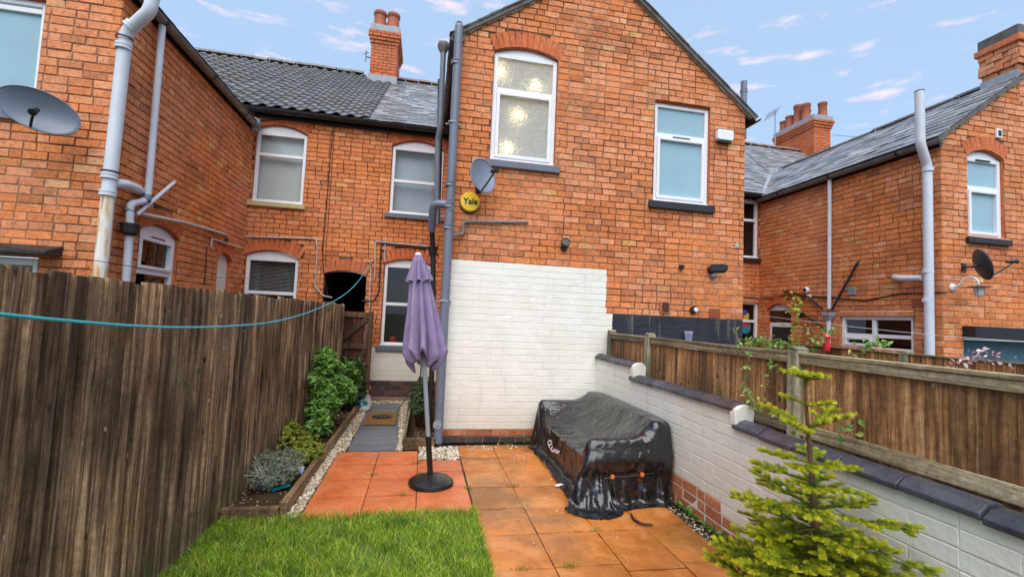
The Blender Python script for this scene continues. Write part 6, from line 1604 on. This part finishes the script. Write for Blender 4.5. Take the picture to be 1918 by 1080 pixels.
# ------------------------------------------------------------------ plants
def leaf_mesh(C, D, N, L, W, fold=.25, tipw=.15, droop=.15):
    """arrays: base point, direction, normal, length, half width -> 6-gon leaves of 4 quads"""
    D = D/np.linalg.norm(D, axis=1)[:, None]; S = np.cross(D, N); S /= np.linalg.norm(S, axis=1)[:, None]+1e-9; N = np.cross(S, D)
    L = L[:, None]; W = W[:, None]
    p0 = C; m = C+D*L*.5+N*0; t_ = C+D*L-N*L*droop
    a = C+D*L*.45+S*W+N*W*fold; b = C+D*L*.45-S*W+N*W*fold; c = C+D*L*.8+S*W*.6+N*W*fold*.3-N*L*droop*.5; d = C+D*L*.8-S*W*.6+N*W*fold*.3-N*L*droop*.5; mm = C+D*L*.8-N*L*droop*.5
    V = np.stack([p0, a, m, b, c, mm, d, t_], 1)
    F = np.array([[0, 2, 1, 1], [0, 3, 3, 2], [1, 2, 5, 4], [2, 3, 6, 5], [4, 5, 7, 7], [5, 6, 6, 7]])
    F = np.array([[0, 1, 2, 3], [1, 4, 5, 2], [2, 5, 6, 3], [4, 7, 6, 5]])
    n = len(C); FF = (np.arange(n)[:, None, None]*8+F[None]).reshape(-1, 4)
    return V.reshape(-1, 3), FF
def merge(parts):
    V = []; F = []; n = 0
    for v, f in parts: V.append(v); F.append(f+n); n += len(v)
    return np.concatenate(V), np.concatenate(F)
def shrub(name, label, base, blobs, nros, leaves, L, W, mt, seed, up=.5, stems=7, cat='shrub', stemmt='bark', spread=.5):
    """rosettes of leaves at stem tips spread over lumpy blobs ((cx,cy,cz),(rx,ry,rz))"""
    r = np.random.default_rng(seed); root = thing(name, label, cat, base); B = np.array(base)
    cents = []; outs = []
    wts = np.array([b[1][0]*b[1][1] for b in blobs]); wts = wts/wts.sum()
    for (c, s), w_ in zip(blobs, wts):
        k = max(3, int(nros*w_)); d = r.normal(size=(k, 3)); d /= np.linalg.norm(d, axis=1)[:, None]
        rad = r.uniform(.55, 1.05, (k, 1))**.6
        cents.append(B+np.array(c)+d*np.array(s)*rad); outs.append(d)
    C = np.concatenate(cents); O = np.concatenate(outs); ok = C[:, 2] > .03; C, O = C[ok], O[ok]
    C[:, 2] = np.maximum(C[:, 2], .03)
    n = len(C)*leaves; CC = np.repeat(C, leaves, 0); AX = O*.7+np.array([0, 0, up]); AX /= np.linalg.norm(AX, axis=1)[:, None]; AX = np.repeat(AX, leaves, 0)
    rd = r.normal(size=(n, 3)); rd -= AX*(rd*AX).sum(1)[:, None]; rd /= np.linalg.norm(rd, axis=1)[:, None]
    tilt = r.uniform(.15, spread*2, n)[:, None]; D = AX*tilt+rd*1.0
    V, F = leaf_mesh(CC+AX*r.uniform(-.03, .02, n)[:, None]*min(1, L[1]*12), D, AX, r.uniform(L[0], L[1], n), r.uniform(W[0], W[1], n))
    V[:, 0] = np.where(np.abs(V[:, 0]) < 9, V[:, 0], V[:, 0])
    if B[0] < -.8: V[:, 0] = np.maximum(V[:, 0], -1.40+(V[:, 1]-1)*.0216+.03)
    if 0 <= B[0] < .3: V[:, 0] = np.minimum(V[:, 0], XG-.015)
    link('foliage', np_mesh('foliage', V, F.ravel(), 4, [mt]), root)
    q = MB()
    idx = r.choice(len(C), min(stems, len(C)), replace=False)
    for i in idx:
        p0 = Vector(B+np.array([r.normal(0, .02), r.normal(0, .02), -.01])); p2 = Vector(C[i]); pm_ = (p0+p2)/2+Vector((r.normal(0, .03), r.normal(0, .03), .04)); q.tube([p0, pm_, p2], [.010, .007, .003], 6)
    q.build('stems', stemmt, root, True); return root
def gpt(x, y): p = at(x, y, 'Z', 0); return p
b = gpt(612, 818); b = np.array([-1.10, 6.15, .02])
shrub('green_shrub', 'large glossy green shrub against the fence end', tuple(b), [((-.06, -.15, .70), (.19, .30, .26)), ((.12, .10, .60), (.22, .28, .24)), ((-.05, -.2, .42), (.2, .30, .25)), ((-.02, -.42, .25), (.12, .16, .16)), ((-.05, -.1, .90), (.13, .18, .13))], 480, 9, (.06, .11), (.010, .017), 'leaf_choisya', 1, up=.7, stems=26)
b = np.array([-1.04, 7.35, .02])
shrub('dark_shrub', 'dark long leaved shrub behind the glossy green one', tuple(b), [((0, 0, .55), (.22, .26, .24)), ((.06, .1, .32), (.2, .22, .2))], 150, 8, (.09, .14), (.012, .018), 'leaf_dark', 2, up=.55, stems=12)
b = np.array([-1.13, 4.95, .02])
shrub('lime_shrub', 'low yellow green shrub between the grey shrub and the stake', tuple(b), [((-.1, .05, .17), (.18, .26, .15)), ((.08, 0, .13), (.16, .22, .12)), ((-.13, .1, .30), (.1, .14, .09))], 900, 6, (.022, .038), (.006, .009), 'leaf_lime', 3, up=.6, stems=20)
b = np.array([-1.15, 4.28, .02])
shrub('grey_shrub', 'low wiry grey green shrub at the front of the fence bed', tuple(b), [((-.04, 0, .15), (.22, .24, .13)), ((.06, .05, .20), (.15, .18, .11)), ((-.14, .1, .17), (.12, .2, .11))], 1500, 6, (.016, .032), (.0022, .0038), 'leaf_grey', 4, up=.8, stems=60, stemmt='pipe_old')
b = np.array([.03, 6.35, .02])
shrub('box_bush', 'small dark round bush in the bed beside the grey path', tuple(b), [((.02, 0, .44), (.17, .25, .17)), ((.0, -.05, .32), (.15, .22, .15)), ((.05, .05, .56), (.12, .16, .1))], 900, 6, (.016, .028), (.005, .008), 'leaf_box', 5, up=.6, stems=26)
# stake, white bloom
p = atv(572, 820, 'Z', .02); tq = Vector((p.x, p.y, 0)); tt_ = atv(571, 770, 'Y', p.y)
tag(MB().tube([tq, Vector((tq.x-.005, tq.y, tt_.z))], .008, 8).build('garden_stake', 'upvc2'), 'short white stake in the soil in front of the green shrub', 'stake')
p = atv(584, 716, 'Y', 5.75); fl = thing('rose', 'single white rose bloom in front of the green shrub', 'flower', (p.x, p.y, .02))
r = np.random.default_rng(9); n = 26; d = r.normal(size=(n, 3)); d[:, 2] = np.abs(d[:, 2])*.6; V, F = leaf_mesh(np.repeat(np.array(p)[None], n, 0), d, np.tile([0, 0, 1.], (n, 1)), r.uniform(.02, .035, n), r.uniform(.010, .014, n), .5, .3, -.2)
M['petal'] = mat('cream_petal', (.80, .70, .60), .5); link('petals', np_mesh('petals', V, F.ravel(), 4, ['petal']), fl)
MB().tube([(p.x+.03, p.y+.05, .02), (p.x+.02, p.y+.02, .35), tuple(p)], .004, 6).build('stem', 'twig', fl)

# ------------------------------------------------------------------ the little fir in the foreground
fb = at(1535, 1080, 'Y', 1.95); ft = at(1507, 702, 'Y', 1.95)
lean = (ft-fb)/(ft[2]-fb[2]); base = fb-lean*fb[2]; base = np.array([base[0], base[1], 0.0]); Ht = ft[2]
fir = thing('fir_tree', 'young yellow green fir tree in front of the white garden wall', 'tree', tuple(base))
r = np.random.default_rng(21)
def trunk_at(z): return base+np.array([lean[0], lean[1], 1.0])*z
tk = MB().tube([trunk_at(z)+np.array([r.normal(0, .003), r.normal(0, .003), 0]) for z in np.linspace(0, Ht-.02, 16)], list(np.linspace(.024, .0065, 16)), 10).build('trunk', 'bark', fir, True)
twigs = []            # (p0,p1,age) age 0 old .. 1 new tip
bw = MB()
def branch(p0, d, L, lev, vig):
    """a flat fir spray; returns nothing, records twigs"""
    n = max(3, int(L/.05)); P = [p0]; dd = d/np.linalg.norm(d)
    for i in range(n):
        dd = dd+np.array([r.normal(0, .05), r.normal(0, .05), .02+r.normal(0, .03)]); dd /= np.linalg.norm(dd); P.append(P[-1]+dd*L/n)
    side = np.cross(dd, [0, 0, 1.]); side /= np.linalg.norm(side)+1e-9
    bw.tube([tuple(p) for p in P], list(np.linspace(.0062 if lev == 0 else .003, .0016, n+1)), 5, cap=False)
    for i in range(n): twigs.append((P[i], P[i+1], i/n if lev else .15+.85*(i/n)**1.5, lev, (i+1)/n))
    if lev < 2 and L > .07:
        for i in range(1, n):
            t_ = i/n
            if lev == 0 and t_ < .22: continue
            for s in (-1, 1):
                if r.random() < .88:
                    l2 = L*(.50 if lev == 0 else .40)*(1-t_*.72)*r.uniform(.7, 1.15)
                    if l2 > .022: branch(P[i], dd*.75+side*s*r.uniform(.75, 1.05)+np.array([0, 0, r.normal(.0, .10)]), l2, lev+1, vig)
# whorls: (height fraction, number, length, rise)
wh = [(.99, 6, .10, .25), (.955, 1, .05, .5), (.885, 2, .15, .08), (.80, 4, .235, .35), (.68, 4, .25, .10), (.60, 4, .27, .05), (.52, 6, .35, .05), (.44, 7, .40, .0), (.37, 7, .43, -.02), (.30, 8, .46, -.03), (.23, 8, .48, -.02), (.15, 8, .48, .0), (.07, 6, .42, .05)]
for hf, n, L, rise in wh:
    a0 = r.uniform(0, 6.28)
    for k in range(n):
        a = a0+2*math.pi*k/n+r.normal(0, .15); l_ = L*r.uniform(.8, 1.12)
        if math.cos(a) > .3: l_ = min(l_, (XW-.02-trunk_at(hf*Ht)[0])/max(.3, math.cos(a)))
        branch(trunk_at(hf*Ht+r.normal(0, .012)), np.array([math.cos(a), math.sin(a), rise+r.normal(0, .05)]), l_, 0, 1)
bw.build('branches', 'twig', fir, True)
def needles(sel, per, Lr, wd, mt, name):
    T = [t_ for t_ in twigs if sel(t_)]
    A = np.array([t_[0] for t_ in T]); Bq = np.array([t_[1] for t_ in T]); ln2 = np.linalg.norm(Bq-A, axis=1)
    k = np.maximum(2, (ln2*per).astype(int)); idx = np.repeat(np.arange(len(T)), k); n = len(idx)
    s = r.uniform(0, 1, n)[:, None]; C = A[idx]*(1-s)+Bq[idx]*s; ax = (Bq-A)[idx]; ax /= np.linalg.norm(ax, axis=1)[:, None]
    rd = r.normal(size=(n, 3)); rd[:, 2] = np.abs(rd[:, 2])*.7+.05; rd -= ax*(rd*ax).sum(1)[:, None]; rd /= np.linalg.norm(rd, axis=1)[:, None]
    D = rd+ax*r.uniform(.35, 1.0, n)[:, None]; D /= np.linalg.norm(D, axis=1)[:, None]
    L = r.uniform(Lr[0], Lr[1], n)[:, None]; S = np.cross(D, ax); S /= np.linalg.norm(S, axis=1)[:, None]+1e-9; w_ = wd*r.uniform(.8, 1.2, n)[:, None]
    V = np.stack([C-S*w_, C+S*w_, C+D*L*.9+S*w_*.8, C+D*L-S*w_*.5], 1).reshape(-1, 3); F = (np.arange(n)[:, None]*4+np.arange(4)[None])
    link(name, np_mesh(name, V, F.ravel(), 4, [mt]), fir); print('needles', name, n); return n
hi = lambda t_: t_[0][2] > .62*Ht
rt = np.random.default_rng(5); cut = lambda t_: (t_[4] > .70 and t_[3] >= 1) or (t_[4] > .8) 
newp = lambda t_: cut(t_) and (hi(t_) or (hash((round(t_[0][0]*1e4), round(t_[0][1]*1e4))) % 10) < 8)
needles(lambda t_: newp(t_), 4200, (.013, .021), .0011, 'needle_new', 'new_needles')
needles(lambda t_: not newp(t_) and (hi(t_) or t_[4] > .45), 3000, (.014, .023), .0010, 'needle_mid', 'young_needles')
needles(lambda t_: not newp(t_) and not (hi(t_) or t_[4] > .45), 2200, (.014, .023), .0009, 'needle_old', 'old_needles')

# ------------------------------------------------------------------ climbers and weeds
def vine(label, pts, nleaf, L, seed, mt='leaf_vine', cat='climber', name='climbing_vine', jit=.04):
    r = np.random.default_rng(seed); P = np.array(pts, float); root = thing(name, label, cat, tuple(P[0]))
    Q = []
    for i in range(len(P)-1):
        for s in np.linspace(0, 1, 6, endpoint=False): Q.append(P[i]*(1-s)+P[i+1]*s+r.normal(0, .006, 3))
    Q.append(P[-1]); MB().tube([tuple(q) for q in Q], .0035, 5).build('stem', 'twig', root, True); Q = np.array(Q)
    i = r.integers(0, len(Q), nleaf); C = Q[i]+r.normal(0, jit*.4, (nleaf, 3)); D = r.normal(size=(nleaf, 3)); D[:, 2] -= .3
    V, F = leaf_mesh(C, D, np.tile([-.5, -.3, .8], (nleaf, 1))+r.normal(0, .3, (nleaf, 3)), r.uniform(L[0], L[1], nleaf), r.uniform(L[0], L[1], nleaf)*.28)
    link('leaves', np_mesh('leaves', V, F.ravel(), 4, [mt]), root); return root
X = lambda x, y, v=XF-.07: at(x, y, 'X', v)
vine('thin leafy vine hanging down the low fence near its second post', [X(1375, 615), X(1385, 640), X(1402, 672), X(1392, 700), X(1400, 735)], 26, (.03, .055), 1)
vine('thin vine climbing the low fence beside its mossy post', [X(1402, 745), X(1425, 760), X(1437, 730), X(1442, 700), X(1445, 675)], 28, (.025, .05), 2)
vine('reddish trailing stem lying along the dark coping', [X(1402, 745, XW-.0), X(1440, 762, XW-.0), X(1475, 785, XW-.0), X(1520, 808, XW)], 34, (.03, .05), 3, 'leaf_lime')
vine('small leafy sprig growing up the fence above the coping', [X(1588, 812), X(1590, 800), X(1596, 790), X(1598, 778)], 10, (.04, .06), 4)
X2 = lambda x, y, v=XF2-.25: at(x, y, 'X', v)
vine('bushy pale green creeper arching over the far fence', [X2(1392, 648), X2(1420, 636), X2(1445, 643), X2(1470, 652), X2(1488, 662)], 130, (.06, .11), 5, jit=.14)
vine('upright leafy climber on a cane in front of the right house', [X2(1492, 668), X2(1490, 640), X2(1488, 610), X2(1487, 580), X2(1486, 560)], 110, (.05, .09), 6, 'leaf_lime', jit=.10)
vine('loose creeper on the far fence below the hopper', [X2(1505, 660), X2(1525, 640), X2(1540, 622), X2(1548, 612)], 40, (.05, .09), 7, jit=.1)
vine('creeper leaves along the far fence top below the white window', [X2(1590, 655), X2(1620, 648), X2(1640, 645), X2(1660, 652)], 40, (.05, .09), 8, jit=.09)
M['dried'] = multi('dried_flower', [(0, (.28, .08, .10)), (.5, (.45, .3, .33)), (1, (.75, .65, .68))], .8)
vine('dried pink flower heads over the far fence near the blue door', [X2(1800, 680), X2(1830, 668), X2(1850, 664), X2(1880, 676)], 60, (.03, .06), 9, 'dried', jit=.10)
p = at(1548, 642, 'X', XF2-.1); tag(MB().lathe([(.04, -.10), (.05, -.04), (.035, .03), (.05, .08), (.02, .12), (.0, .13)], p, (0, 0, 1), 14).build('red_ornament', 'red_glass', None, 40), 'small red ornament on the far fence below the white pipe', 'ornament')
for (x, y, s, k) in ((1340, 962, 120, 1), (1345, 1000, 90, 2), (985, 828, 60, 3)):
    p = at(x, y, 'Z', 0); r = np.random.default_rng(40+k); n = s; C = p+np.stack([r.normal(0, .035, n), r.normal(0, .09 if x > 1000 else .02, n), r.uniform(.0, .05, n)], -1); C[:, 0] = np.minimum(C[:, 0], XW-.03)
    D = r.normal(size=(n, 3)); D[:, 2] = np.abs(D[:, 2]); V, F = leaf_mesh(C, D, np.tile([0, 0, 1.], (n, 1)), r.uniform(.02, .04, n), r.uniform(.006, .011, n))
    V[:, 0] = np.minimum(V[:, 0], XW-.012); root = thing('weed', ['low green weed between the bench cover and the fir at the wall foot', 'leafy weed at the white wall foot beside the fir', 'tiny weed at the gable foot behind the bench cover'][k-1], 'weed', tuple(p)); link('leaves', np_mesh('leaves', V, F.ravel(), 4, ['leaf_choisya']), root)
# white scrap on the paving
p = at(1047, 908, 'Z', .008); tag(MB().box(Frame(p, Vector((.8, .5, 0)), (0, 0, 1), Vector((-.5, .8, 0))), -.045, .045, -.02, .02, 0, .004).build('paper_scrap', 'upvc2', bevel=.001), 'white scrap of paper on the paving beside the bench cover', 'scrap')
